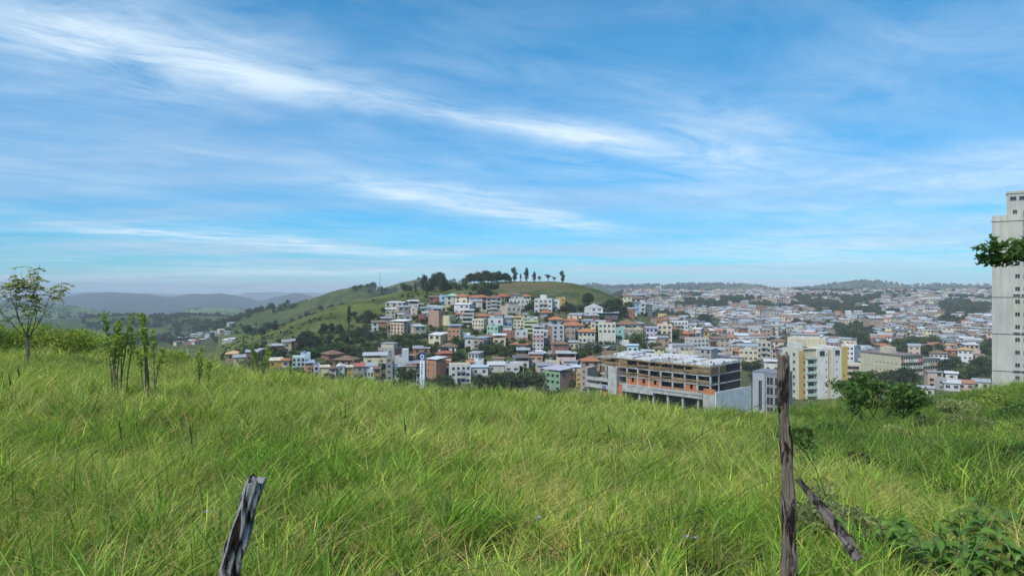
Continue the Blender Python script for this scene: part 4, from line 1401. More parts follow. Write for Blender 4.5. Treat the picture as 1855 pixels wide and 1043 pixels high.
def building_site():
    Lx, Ly, Rx, Ry = 27.3, 235.0, 62.0, 200.0
    W = math.hypot(Rx - Lx, Ry - Ly)
    o = empty('building_site', (Lx, Ly, -37.0), math.atan2(Ry - Ly, Rx - Lx))
    tag(o, 'unfinished concrete building with timber railings and white sheeted top', 'construction')
    z = lambda a: a + 37.0
    dep = 20.0
    rnd = random.Random(4)
    lev = [z(-30.6), z(-27.9), z(-25.0), z(-22.2)]       # podium deck, two floors, roof
    x_main0, x_main1 = 8.0, W - 2
    # slabs
    for k, zz in enumerate(lev):
        a, b = (0.0, W) if k == 0 else (x_main0 - (2.5 if k < 3 else 4), x_main1)
        MB().box(a, b, -.8 if k else -1.2, dep, zz - .32, zz).build('slab', M_CONC_L if k < 3 else M_CONC, o)
    # basement walls and columns under the podium
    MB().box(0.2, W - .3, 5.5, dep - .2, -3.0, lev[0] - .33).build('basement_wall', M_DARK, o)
    for k in range(10):
        xx = .4 + (W - 1) * k / 9
        MB().box(xx - .3, xx + .3, -.9, -.3, -4.0, lev[0] - .33).build('column', M_CONC_L, o)
    MB().box(11.0, 15.2, -1.0, -.7, -1.0, lev[0] - .34).build('brick_panel', M_BLOCK, o)
    MB().box(5.4, 9.6, -.7, -.45, -.5, lev[0] - 2.0).build('brick_panel', M_BLOCK, o)
    # concrete parapet beams along the podium edge
    for a, b, z0, z1 in ((0, 9.6, -2.5, -1.1), (0, 9.6, .01, 1.15), (15.4, 27.5, -2.4, -.4), (27.6, W - 4.2, -1.7, -.34)):
        MB().box(a, b, -1.55, -1.21, lev[0] + z0, lev[0] + z1).build('parapet', M_CONC_L, o)
    MB().box(27.6, W - 4.2, -1.75, -1.56, lev[0] - .6, lev[0] + .25).build('parapet', M_CONC_L, o)
    # service core
    MB().box(9.8, 13.4, -1.9, 2.0, 2.2, lev[3] - 3.0).build('lift_core', M_CONC_L, o)
    # storeys
    bays = 9
    bw = (x_main1 - x_main0) / bays
    for f in range(3):
        z0, z1 = lev[f] + .004, lev[f + 1] - .33
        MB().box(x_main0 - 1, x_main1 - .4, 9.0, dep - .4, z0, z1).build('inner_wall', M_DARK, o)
        for c in range(bays + 1):
            xx = x_main0 + bw * c
            cm = M_CONC_L if f < 2 else M_PLY
            MB().box(xx - .26, xx + .26, -.7, -.12, z0, z1).build('column', cm, o)
            MB().box(xx - .2, xx + .2, 4.5, 4.9, z0, z1).build('column', M_CONC, o)
        for c in range(bays):
            xa, xb = x_main0 + bw * c + .3, x_main0 + bw * (c + 1) - .3
            if f == 0 and c in (2, 3, 4, 7):
                MB().box(xa, xa + bw * .34, -.55, -.25, z0, z1).build('brick_panel', M_BLOCK, o)
                MB().box(xb - bw * .30, xb, -.55, -.25, z0, z1).build('brick_panel', M_BLOCK, o)
                MB().box(xa + bw * .35, xb - bw * .31, -.55, -.25, z0, z0 + .8).build('brick_panel', M_BLOCK, o)
                continue
            if f == 0 and c in (5, 6, 8) or f == 1 and c in (3, 4):
                MB().box(xa, xb, -.5, -.2, z0, z0 + .7).build('brick_panel', M_BLOCK, o)
            for r in range(4 if f else 2):
                hz = z0 + .2 + r * .33
                if rnd.random() < .15:
                    continue
                sag = rnd.uniform(-.16, .16)
                mb = MB().bar((xa - .2, -.92 - .02 * r, hz + sag), (xb + .2, -.92 - .02 * r, hz - sag + rnd.uniform(-.05, .05)), .05, .22)
                mb.build('plank', rnd.choice(M_PLANK), o)
            if f == 2:          # timber props that carry the fresh slab
                for k in range(5):
                    xx = xa + (xb - xa) * (k + rnd.uniform(.2, .8)) / 5
                    MB().bar((xx, rnd.uniform(-.3, 2.5), z0), (xx + rnd.uniform(-.1, .1), rnd.uniform(-.2, 2.4), z1), .10).build('prop', rnd.choice(M_PLANK), o)
            elif rnd.random() < .6:
                xx = rnd.uniform(xa, xb)
                MB().bar((xx, .6, z0), (xx, .6, z1), .12).build('prop', M_PLANK[2], o)
    # formwork boxes on the top storey
    for a, b in ((x_main0 + bw * 1.2, x_main0 + bw * 2.0), (x_main0 + bw * 7.6, x_main1)):
        for k in range(7):
            zz = lev[2] + .12 + k * .36
            MB().box(a, b, -.86, -.76, zz, zz + .3).build('plank', rnd.choice(M_PLANK), o)
    for k in range(7):
        zz = lev[2] + .1 + k * .36
        MB().box(x_main1 + .02, x_main1 + .10, -.6, 9.0, zz, zz + .28).build('plank', rnd.choice(M_PLANK), o)
    # stair tower shuttering behind the left end
    MB().box(1.0, 6.0, 6.0, 11.0, lev[0], lev[3] + 1.0).build('stair_tower', M_PLY, o)
    for k in range(9):
        MB().box(.9, 6.1, 5.86, 5.98, lev[1] + .3 + k * .7, lev[1] + .55 + k * .7).build('plank', rnd.choice(M_PLANK), o)
    # white sheeting and fresh screed on top, starter columns
    xs = [x_main0 - 3.5, x_main0 + 4, x_main0 + 11, x_main0 + 18, x_main0 + 26, x_main0 + 32, x_main1 - .2]
    for i in range(6):
        for j in range(3):
            a, b = xs[i] + rnd.uniform(.05, .5), xs[i + 1] - rnd.uniform(.05, .5)
            y0, y1 = -.7 + j * 6.7 + rnd.uniform(0, .5), -.7 + (j + 1) * 6.7 - rnd.uniform(.1, .9)
            if rnd.random() < .12:
                continue
            zz = lev[3] + .05 + rnd.uniform(0, .75)
            MB().box(a, b, y0, y1, lev[3] + .004, zz + .12).build('roof_sheeting', M_TARP, o)
    for k in range(46):         # ragged plank edge and starter bars around the fresh slab
        xx = rnd.uniform(x_main0 - 3, x_main1)
        yy = rnd.choice([-.75, rnd.uniform(0, dep - 1)])
        MB().bar((xx, yy, lev[3] - rnd.uniform(0, .5)), (xx + rnd.uniform(-.25, .25), yy + rnd.uniform(-.1, .1), lev[3] + rnd.uniform(.5, 1.5)), .09).build('starter_bar', rnd.choice(M_PLANK + [M_PLY]), o)
    for k in range(26):
        xx = rnd.uniform(x_main0 - 3, x_main1 - 4)
        L_ = rnd.uniform(2, 4.5)
        zz = lev[3] + rnd.uniform(-.5, .05)
        MB().bar((xx, -.95 - rnd.uniform(0, .25), zz), (xx + L_, -.95 - rnd.uniform(0, .25), zz + rnd.uniform(-.15, .15)), .06, .24).build('plank', rnd.choice(M_PLANK), o)
    for k in range(20):
        xx, yy = rnd.uniform(x_main0, x_main1), rnd.uniform(1, dep - 2)
        MB().box(xx - .2, xx + .2, yy - .2, yy + .2, lev[3] + .4, lev[3] + 1.0).build('starter_column', M_PLY, o)
    # blind white flank wall of the podium, falling with the street
    m = MB()
    m.poly([(W + .2, -1.2, -3.5), (W + .2, dep + 2, -3.5), (W + .2, dep + 2, lev[0] + .3), (W + .2, -1.2, lev[0] + .9)])
    m.poly([(W - .1, -1.2, lev[0] + .9), (W - .1, dep + 2, lev[0] + .3), (W - .1, dep + 2, -3.5), (W - .1, -1.2, -3.5)])
    m.poly([(W - .1, -1.2, lev[0] + .9), (W + .2, -1.2, lev[0] + .9), (W + .2, dep + 2, lev[0] + .3), (W - .1, dep + 2, lev[0] + .3)])
    m.poly([(W - .1, -1.2, -3.5), (W + .2, -1.2, -3.5), (W + .2, -1.2, lev[0] + .9), (W - .1, -1.2, lev[0] + .9)])
    m.build('flank_wall', rough_mat('whitewashed_wall', (.82, .82, .80), (.62, .62, .60), .5, .9, .1), o)
    MB().box(W - 3.9, W - .12, -1.2, -.9, lev[0] + .01, lev[0] + 1.6).build('brick_panel', M_BLOCK, o)
    MB().box(W - 4.1, W - .11, -1.3, -.9, -3.5, lev[0] - .34).build('parapet', M_CONC_L, o)
    # small blue site board
    s = MB().box(7.2, 8.6, -1.68, -1.58, lev[0] - 2.35, lev[0] - 1.35).build('site_board', rough_mat('blue_board', (.03, .07, .30), (.04, .09, .36), 1), o)
    MB().box(7.5, 8.3, -1.70, -1.685, lev[0] - 1.95, lev[0] - 1.8).build('print', M_TARP, s)


building_site()


# ------------------------------------------------------------------ ochre-striped tower
def grid_windows(o, n, rows, x0, x1, z0, fh, y=-.004, size=(1.2, 1.2), me=None, rot=None, side=None):
    for r in range(rows):
        for c in range(n):
            t = x0 + (x1 - x0) * (c + .5) / n
            p = (t, y, z0 + r * fh + fh * .55) if side is None else (side, t, z0 + r * fh + fh * .55)
            link('window', me or ME_WIN, o, p, rot, (size[0], 1, size[1]))


def striped_tower():
    D = 262.0
    px = 1447
    o = empty('apartment_tower', (U(px) * D, D, -44.0), R(33) - math.atan(U(px)))
    tag(o, 'ivory apartment tower with two ochre vertical stripes', 'apartment tower')
    iv, oc, be, wh = wall_mat((.74, .71, .58)), wall_mat((.60, .42, .13), .3), wall_mat((.66, .58, .42)), wall_mat((.74, .73, .68))
    h, W, dep, fh = 20.6, 21.0, 11.5, 2.95
    # x runs along the long front, origin at the near corner
    m = MB()
    m.box(1.9, 8.0, 1.2, dep, -3, h, 0, top=1)
    m.build('wall', [iv, M_CONC], o)
    MB().box(0, 1.9, 0, dep, -3, h + .6).build('corner_wall', iv, o)
    MB().box(.0, 1.95, -.22, -.003, -3, h + .2).build('stripe', oc, o)
    MB().box(8.0, 12.6, -.3, dep, -3, h + 1.1).build('wall', wh, o)
    MB().box(12.6, 14.8, .5, dep, -3, h + .4).build('wall', be, o)
    MB().box(14.8, 18.6, -.3, dep, -3, h + 1.3).build('wall', wh, o)
    MB().box(18.6, W, 0, dep, -3, h + 1.0).build('wall', iv, o)
    MB().box(18.65, W + .05, -.25, -.003, -3, h + 1.6).build('stripe', oc, o)
    MB().box(W + .003, W + .25, -.25, 2.2, -3, h + 1.6).build('stripe', oc, o)
    MB().box(2.0, 8.0, 1.0, 3.0, h - 3.2, h + .9).build('penthouse_front', be, o)
    # balconies
    for f in range(7):
        z0 = h - (f + 1) * fh - .2
        if z0 < -2:
            break
        bl = MB().box(4.2, 7.8, -.2, 1.19, z0, z0 + .15).build('balcony', wh, o)
        MB().box(4.25, 7.75, -.18, -.12, z0 + .151, z0 + 1.1).build('balcony_rail', rough_mat('glass_rail', (.45, .60, .56), (.35, .48, .46), .6, .3, .4), bl)
        link('window', ME_WIN, o, (6.0, 1.196, z0 + 1.3), None, (2.6, 1, 2.1))
        link('window', ME_WIN, o, (3.0, 1.196, z0 + 1.5), None, (1.0, 1, 1.2))
    grid_windows(o, 1, 7, 11.2, 12.4, h - 7 * fh - .2, fh, -.304, (.5, .8))
    grid_windows(o, 1, 7, 16.0, 17.0, h - 7 * fh - .2, fh, -.304, (.5, .8))
    grid_windows(o, 1, 1, 8.6, 11.4, h - 2.6, fh, -.304, (2.2, 1.9), ME_OPEN)
    grid_windows(o, 1, 1, 15.4, 18.0, h - 2.4, fh, -.304, (2.0, 1.9), ME_OPEN)
    for r in range(7):      # short left face
        for yy in (3.2, 8.2):
            w = link('window', ME_WIN, o, (-.004, yy, h - (r + 1) * fh + 1.4), (0, 0, R(-90)), (1.6, 1, 1.3))
            MB().box(-.12, -.006, yy - 1.0, yy + 1.0, h - (r + 1) * fh + .55, h - (r + 1) * fh + .68).build('sill', wh, o)
    # roof clutter
    MB().box(1.0, 5.0, 5.0, 8.5, h + .61, h + 2.8).build('water_tank_room', wh, o)
    MB().box(6, 12.5, 6.5, 10.5, h + 1.11, h + 4.2).build('lift_house', be, o)
    MB().box(.2, 8, .5, dep, h + .602, h + .75).build('roof', M_CONC, o)
    a = MB()
    a.tube([(4.6, 4.2, h + .7), (4.6, 4.2, h + 2.6)], [.06, .05], 6)
    a.build('antenna_pole', M_POST, o)


striped_tower()


# ------------------------------------------------------------------ tall concrete tower on the right
def concrete_tower():
    D = 160.0
    mpp = D / F
    px0, px1, pxu = 1797, 1990, 1823
    zt, zu, zb = EYE - (398 - CY) * mpp, EYE - (349 - CY) * mpp, -34.0
    mt, nt, out = new_mat('weathered_tower_wall')
    tc = node(nt, 'ShaderNodeTexCoord')
    mp = node(nt, 'ShaderNodeMapping')
    mp.inputs['Scale'].default_value = (.7, .7, .09)
    nt.links.new(tc.outputs['Object'], mp.inputs[0])
    n1 = noise(nt, mp.outputs[0], 1.0, 6, .65)
    n2 = noise(nt, tc.outputs['Object'], .14, 4, .6)
    col = mix_c(nt, ramp(nt, n1, [(.42, 0), (.75, 1)]), (.55, .53, .46), (.31, .30, .26))
    col = mix_c(nt, ramp(nt, n2, [(.4, 0), (.62, .6)]), col, (.41, .41, .40))
    principled(nt, out, col, .92, .1)
    X0 = U(px0) * D
    rz = -math.atan(U(px0)) - R(2)
    k_ = mpp / 1.235
    o = empty('concrete_tower', (X0, D, zb), rz)
    tag(o, 'tall weathered concrete tower block rising behind the overhanging branch', 'tower block')
    h, hu, w = zt - zb, zu - zb, (px1 - px0) * k_
    xu = (pxu - px0) * k_
    dep = 16.0
    # storeys three at a time, divided by open joints
    joints = [EYE - (y - CY) * mpp - zb for y in (671, 604.5, 538.5, 472)]
    zs = [-2.0] + joints + [h]
    for k in range(len(zs) - 1):
        MB().box(0, w, 0, dep, zs[k] + (.09 if k else 0), zs[k + 1] - (.09 if k < len(zs) - 2 else 0)).build('wall', mt, o)
    for j in joints:
        MB().box(.12, w - .1, .12, dep - .1, j - .09, j + .09).build('joint', M_DARK, o)
    MB().box(xu, w, -.02, dep, h + .003, hu).build('upper_wall', mt, o)
    MB().box(-.15, w + .1, -.15, dep, h - .5, h - .1).build('cornice', mt, o)
    MB().box(xu - .15, w + .1, -.17, dep, hu - .6, hu - .1).build('cornice', mt, o)
    MB().box(0, xu - .02, 0, dep, h + .002, h + .9).build('parapet', mt, o)
    fh = 3.013
    for r in range(-2, 15):
        zz = EYE - (523 + 22.6 * r - CY) * mpp - zb
        if zz < -1:
            continue
        for cx in (1842.5, 1857, 1885, 1915, 1945):
            xx = (cx - px0) * k_
            wdw = link('window', ME_WIN, o, (xx, -.005, zz), None, (1.0, 1, 1.05))
            if r % 3 == 0:
                MB().box(xx - .8, xx + .5, -.45, -.004, zz - 1.35, zz - 1.12).build('ledge', M_CONC, o)
    for k in range(2):
        xx = (1828 + 16 * k + 7 - px0) * k_
        link('window', ME_OPEN, o, (xx, -.024, EYE - (362 - CY) * mpp - zb), None, (1.2, 1, .8))
    link('window', ME_WIN, o, ((1838 - px0) * k_, -.024, EYE - (386 - CY) * mpp - zb), None, (.9, 1, 1.0))
    for r in range(3):
        MB().box((1853 - px0) * k_, (1875 - px0) * k_, -1.3, -.03, h + 1.2 + r * 2.2 - 4, h + 1.4 + r * 2.2 - 4).build('balcony', M_CONC, o)


concrete_tower()


# ------------------------------------------------------------------ blue-grey office
def office():
    D = 232.0
    o = empty('office_building', (U(1385) * D, D, -43.5), R(-20) - math.atan(U(1385)))
    tag(o, 'blue-grey modern office with tall dark glass strips behind the old post', 'office')
    m1 = wall_mat((.46, .52, .60), .2)
    m2 = wall_mat((.26, .28, .32), .2)
    h = 15.4
    MB().box(-4.2, 0.0, 0, 10, -3, h).build('wall', m1, o)
    MB().box(0.0, 6.2, .4, 10, -3, h + .3).build('wall', m2, o)
    link('window', ME_WIN, o, (-1.5, -.004, 7.5), None, (1.3, 1, 12.0))
    for r in range(4):
        for c in range(2):
            link('window', ME_WIN, o, (1.7 + c * 2.8, .396, 2.2 + r * 3.5), None, (2.5, 1, 3.1))
    MB().box(-4.3, -.05, -.1, 10, h + .003, h + .35).build('roof_edge', m2, o)


office()


# ------------------------------------------------------------------ long patterned building
def patterned():
    D = 330.0
    px = 1632
    mpp = D / F
    zt = EYE - (645 - CY) * mpp
    o = empty('apartment_slab', (U(px) * D, D, zt - 21.0), R(-42) - math.atan(U(px)))
    tag(o, 'long cream apartment slab with patterned red and green balcony front', 'apartment slab')
    cr, gr, rd, wt = wall_mat((.68, .62, .46)), wall_mat((.46, .50, .40)), wall_mat((.58, .26, .18)), wall_mat((.68, .68, .60))
    h, W, dep = 21.0, 15.0, 18.0
    # local -x face looks left (cream flank); front is the patterned side
    ang = 0
    L = 25.0
    MB().box(-L, 0, 0, 14, -4, h).build('wall', cr, o)
    MB().box(-L - .3, .3, -.3, 14.3, h + .003, h + .5).build('roof', rough_mat('tile_brown_roof', (.24, .20, .18), (.16, .14, .13), .8), o)
    for k in (1, 2):
        MB().box(-L + .3, -.3, -.12, -.003, h - 6 * k, h - 6 * k + .2).build('string_course', wt, o)
    MB().box(-L * .62, -L * .40, 3, 8, h + .51, h + 3.6).build('lift_house', cr, o)
    grid_windows(o, 6, 5, -L + 9, -1.5, .5, 3.6, -.004, (.7, .8))
    # the patterned face (local +x side)
    rnd = random.Random(3)
    n = 9
    for f in range(6):
        z0 = h - (f + 1) * 3.3
        for c in range(n):
            y0, y1 = 14 * c / n + .08, 14 * (c + 1) / n - .08
            mt = rnd.choice([gr, gr, wt, wt, wt, rd] if (c + f) % 4 else [rd, gr])
            MB().box(.003, .55, y0, y1, z0 + .1, z0 + 1.5).build('balcony_panel', mt, o)
            link('window', ME_OPEN, o, (.006, (y0 + y1) / 2, z0 + 2.25), (0, 0, R(90)), (1.2, 1, 1.3))
    # second wing stepping down the slope
    MB().box(-12, -.2, 14.6, 26, -8, h - 2.2).build('wall', wt, o)
    MB().box(-12.2, .1, 14.5, 26.2, h - 2.197, h - 1.8).build('roof', MATS['tile_brown_roof'], o)
    for f in range(6):
        for c in range(7):
            y0, y1 = 14.6 + 11.2 * c / 7 + .08, 14.6 + 11.2 * (c + 1) / 7 - .08
            MB().box(-.197, .35, y0, y1, h - 2.2 - (f + 1) * 3.3, h - 2.2 - (f + 1) * 3.3 + 1.4).build('balcony_panel', rnd.choice([gr, wt, wt, gr, rd]), o)
            link('window', ME_OPEN, o, (-.194, (y0 + y1) / 2, h - 2.2 - (f + 1) * 3.3 + 2.2), (0, 0, R(90)), (1.1, 1, 1.2))


patterned()


# ------------------------------------------------------------------ totem sign of the supermarket
def text_mesh(txt, size, mat, name='lettering'):
    cu = bpy.data.curves.new(name, 'FONT')
    cu.body = txt
    cu.size = size
    cu.align_x = 'LEFT'
    cu.extrude = .02
    cu.resolution_u = 3
    tmp = bpy.data.objects.new(name, cu)
    COL.objects.link(tmp)
    dg = bpy.context.evaluated_depsgraph_get()
    me = bpy.data.meshes.new_from_object(tmp.evaluated_get(dg))
    bpy.data.objects.remove(tmp)
    bpy.data.curves.remove(cu)
    me.name = name
    me.materials.clear()
    me.materials.append(mat)
    return me


def totem():
    D = 262.0
    mpp = D / F
    px = 764.8
    zt, zb = EYE - (638 - CY) * mpp, EYE - (701 - CY) * mpp
    o = empty('totem_sign', (U(px) * D, D, zb), -math.atan(U(px)) + R(-18))
    tag(o, 'tall white and blue totem sign with vertical blue lettering', 'sign')
    blue = rough_mat('sign_blue', (.015, .05, .22), (.02, .06, .26), .5, .5, .3)
    white = rough_mat('sign_white', (.78, .80, .82), (.70, .72, .75), .3, .5, .3)
    red = rough_mat('sign_red', (.45, .05, .06), (.4, .05, .05), .5, .5, .3)
    h, w, d = zt - zb, 1.95, 1.5
    MB().box(-w / 2, w / 2, 0, d, -6, h - 2.9).build('panel', white, o)
    MB().box(w / 2 + .002, w / 2 + .06, .05, d - .05, 0, h - .2).build('side_panel', rough_mat('sign_side', (.18, .30, .42), (.14, .24, .36), .5), o)
    MB().box(-w / 2 - .05, w / 2 + .05, -.05, d, h - 3.0, h).build('head_panel', blue, o)
    # emblem: white rounded field with a blue double arrow
    def disc(cx, cz, rx, rz_, y, n=20):
        m = MB()
        m.poly([(cx + rx * math.cos(2 * math.pi * k / n), y, cz + rz_ * math.sin(2 * math.pi * k / n)) for k in range(n)])
        return m
    zc = h - 1.75
    b = disc(0, zc, .82, .95, -.07)
    b.box(-.82, .82, -.068, -.055, zc - .45, zc + .45)
    fld = b.build('emblem_field', white, o)
    a = MB()
    y = -.09
    for s in (-1, 1):
        a.poly([(-.42, y, zc + s * .14), (0, y, zc + s * .72), (.42, y, zc + s * .14)][::-s])
    a.poly([(-.66, y, zc - .18), (-.18, y, zc - .16), (-.18, y, zc + .16), (-.66, y, zc + .18)])
    a.poly([(.18, y, zc - .16), (.66, y, zc - .18), (.66, y, zc + .18), (.18, y, zc + .16)])
    a.poly([(-.16, y - .001, zc - .30), (.16, y - .001, zc - .30), (.16, y - .001, zc + .30), (-.16, y - .001, zc + .30)])
    a.build('emblem', blue, fld)
    v = MB()
    zv = h - 3.55
    v.poly([(-.5, -.03, zv + .35), (-.1, -.03, zv), (0, -.03, zv - .18), (-.18, -.03, zv - .02), (-.75, -.03, zv + .35)])
    v.poly([(.5, -.03, zv + .35), (.75, -.03, zv + .35), (.18, -.03, zv - .02), (0, -.03, zv - .18), (.1, -.03, zv)])
    v.build('chevron', red, o)
    me = text_mesh('Carrefour', 1.95, blue)
    xs = [v_.co.x for v_ in me.vertices]
    L = max(xs) - min(xs)
    run = h - 4.3
    t = link('lettering', me, o, (.42, -.03, .25), (R(90), R(-90), 0))
    t.scale = (run / L, 1.0, 1.0)


totem()


# ------------------------------------------------------------------ mast, van, walls
def mast(px, py0, py1, label):
    x, y, z = ground(px, py1)
    h = (py1 - py0) * y / F + 1
    o = empty('radio_mast', (x, y, z - 1))
    tag(o, label, 'mast')
    MB().tube([(0, 0, 0), (0, 0, h * .55), (0, 0, h)], [.55, .42, .28], 8).build('pole', M_CONC_L, o)
    for k in range(2):
        MB().box(-.7, .7, -.15, .15, h * (.86 + .09 * k), h * (.86 + .09 * k) + .35).build('antenna_arm', M_POST, o)


mast(688, 492, 531, 'tall thin radio mast on the grassy ridge')
mast(1257, 507, 527, 'faint thin mast on the far wooded ridge')


def van():
    x, y, z = ground(671, 606.5)
    o = empty('parked_van', (x, y, z), -math.atan(U(671)) + R(4))
    tag(o, 'white van parked on the street left of the peach block', 'van')
    wh = rough_mat('van_paint', (.80, .80, .80), (.74, .74, .74), .6, .3, .5)
    mb = MB()
    mb.box(-2.7, 1.6, -.95, .95, .45, 2.3)
    mb.poly([(1.6, -.93, .45), (2.6, -.93, .45), (2.6, -.93, 1.2), (1.9, -.93, 2.0), (1.6, -.93, 2.1)])
    mb.poly([(1.6, .93, 2.1), (1.9, .93, 2.0), (2.6, .93, 1.2), (2.6, .93, .45), (1.6, .93, .45)])
    mb.poly([(2.6, -.93, .45), (2.6, .93, .45), (2.6, .93, 1.2), (2.6, -.93, 1.2)])
    mb.poly([(1.6, -.93, 2.1), (1.9, -.93, 2.0), (1.9, .93, 2.0), (1.6, .93, 2.1)])
    mb.build('body', wh, o)
    g = MB()
    g.poly([(2.61, -.85, 1.2), (2.61, .85, 1.2), (1.92, .85, 1.98), (1.92, -.85, 1.98)])
    g.build('windscreen', M_GLASS, o)
    for xx in (-1.7, 1.5):
        for s in (-1, 1):
            MB().tube([(xx, s * .75, .38), (xx, s * .98, .38)], [.38, .38], 12).build('wheel', M_DARK, o)


van()


def street_pole(px, py, h, label):
    x, y, z = ground(px, py)
    o = empty('street_pole', (x, y, z - .5), -math.atan(U(px)) + .4)
    tag(o, label, 'pole', 'street poles of the town')
    MB().tube([(0, 0, 0), (0, 0, h)], [.17, .11], 7).build('pole', M_CONC_L, o)
    MB().box(-1.0, 1.0, -.07, .07, h - .9, h - .75).build('crossarm', M_POST, o)
    MB().tube([(0, 0, h - 1.4), (.7, -.5, h - .6), (1.3, -.9, h - .5)], [.05, .05, .05], 5).build('lamp_arm', M_POST, o)
    MB().box(1.15, 1.65, -1.05, -.8, h - .62, h - .48).build('lamp_head', M_POST, o)


for q_ in ((640, 690, 10, 'street pole before the ochre house of the lower row'), (690, 692, 10, 'street pole before the concrete tower house'),
           (786, 700, 10, 'street pole before the orange corner house'), (948, 702, 10, 'street pole left of the green corner building'),
           (703, 612, 9, 'street pole at the left foot of the peach block'), (749, 612, 9, 'street pole right of the peach block'),
           (834, 624, 9, 'street pole right of the orange three-storey house'), (915, 572, 9, 'street pole on the upper street below the modern villa'),
           (1000, 645, 9, 'street pole below the tall white five-storey house'), (1118, 646, 9, 'street pole beside the dark stone retaining wall'),
           (1232, 620, 9, 'street pole left of the striped apartment block'), (1332, 668, 9, 'street pole before the beige house with grey roof')):
    street_pole(*q_)


def retaining(px0, py0, px1, py1, hpx, label, mat, thick=.5):
    a, b = ground(px0, py0), ground(px1, py1)
    L = math.hypot(b[0] - a[0], b[1] - a[1])
    o = empty('retaining_wall', a, math.atan2(b[1] - a[1], b[0] - a[0]))
    dz = b[2] - a[2]
    h = hpx * a[1] / F
    n = max(3, int(L / 6))
    tag(o, label, 'wall', 'retaining walls of the hill town', 'thing')
    for k in range(n):
        x0, x1 = L * k / n + .03, L * (k + 1) / n - .03
        z = dz * (k + .5) / n
        MB().box(x0, x1, 0, thick, z - 3, z + h).build('wall_panel', mat, o)
    MB().bar((0, thick / 2, h + .05), (L, thick / 2, dz + h + .05), thick + .15, .14).build('coping', M_CONC, o)


M_STONE = rough_mat('stone_wall', (.22, .20, .17), (.13, .12, .10), .8, .95, .05)
retaining(1084, 642, 1117, 641, 16, 'dark stone retaining wall under the tall ivory block', M_STONE)
retaining(1050, 634, 1082, 630, 8, 'stone retaining wall under the ivory house with orange roof', M_STONE)
retaining(676, 608, 707, 606, 6, 'grey concrete street wall left of the peach block', M_CONC)
retaining(816, 592, 849, 563, 5, 'curving grey street wall climbing to the upper villas', M_CONC)
retaining(849, 562, 882, 567, 5, 'grey wall below the white villa with terracotta roof', M_CONC)
retaining(884, 570, 958, 572, 6, 'long grey wall along the upper street', M_CONC)
retaining(728, 552, 778, 553, 4, 'grey wall at the meadow edge below the dark brick house', M_CONC)
retaining(993, 644, 1018, 641, 9, 'pale concrete wall under the tall white five-storey house', M_CONC_L)
retaining(590, 690, 700, 694, 5, 'long grey street wall along the lower row by the grass', M_CONC)
retaining(720, 697, 752, 701, 6, 'grey street wall left of the totem sign', M_CONC)

# ------------------------------------------------------------------ houses of the far town, one by one while they can be told apart
ZONES = [(1130, 1245, 'above the long white apartments'), (1245, 1330, 'far above the ochre chalet'),
         (1330, 1425, 'far above the white hall'), (1425, 1530, 'far behind the ochre-striped tower'),
         (1530, 1640, 'behind the patterned apartment slab'), (1640, 1720, 'above the raw brick house'),
         (1720, 1797, 'beside the concrete tower')]
FW = [('white', 'white'), ('off-white', 'offwhite'), ('cream', 'cream'), ('pale grey', 'lgrey'), ('peach', 'palepeach'), ('beige', 'beige'), ('raw brick', 'pinkbrick'),
      ('pale yellow', 'pyellow'), ('orange', 'orange'), ('light blue', 'lblue'), ('pink', 'lpink'), ('pale mint', 'pmint'), ('bare concrete', 'conc')]
FR = [('grey sheet roof', 'shed', 'grey'), ('white sheet roof', 'shed', 'white'), ('pale sheet roof', 'shed', 'lgrey'), ('brown tile roof', 'tile', 'brown'), ('terracotta roof', 'tile', 'terra'),
      ('flat roof', 'flat', 'lgrey'), ('raised white roof', 'metal', 'white'), ('raised grey roof', 'metal', 'grey'), ('brown sheet roof', 'shed', 'brown')]
ST = {1: 'single-storey', 2: 'two-storey', 3: 'three-storey'}


# ------------------------------------------------------------------ small houses packed between the larger ones of the hill town
HZ = [(700, 800, 556, 590, 'above the peach block street'), (800, 900, 560, 600, 'among the cream apartments'), (900, 1000, 570, 606, 'near the lime yellow house'),
      (1000, 1120, 572, 606, 'around the orange-roofed houses'), (1120, 1250, 590, 640, 'near the teal house'), (760, 860, 606, 650, 'on the bank above the totem sign'), (860, 1000, 606, 668, 'in the green gap'),
      (1000, 1090, 606, 668, 'below the tall white houses'), (560, 760, 652, 690, 'packed into the lower row'), (800, 960, 545, 566, 'below the upper villas'), (940, 1080, 650, 700, 'behind the green corner building'),
      (1250, 1420, 622, 670, 'right behind the building site')]


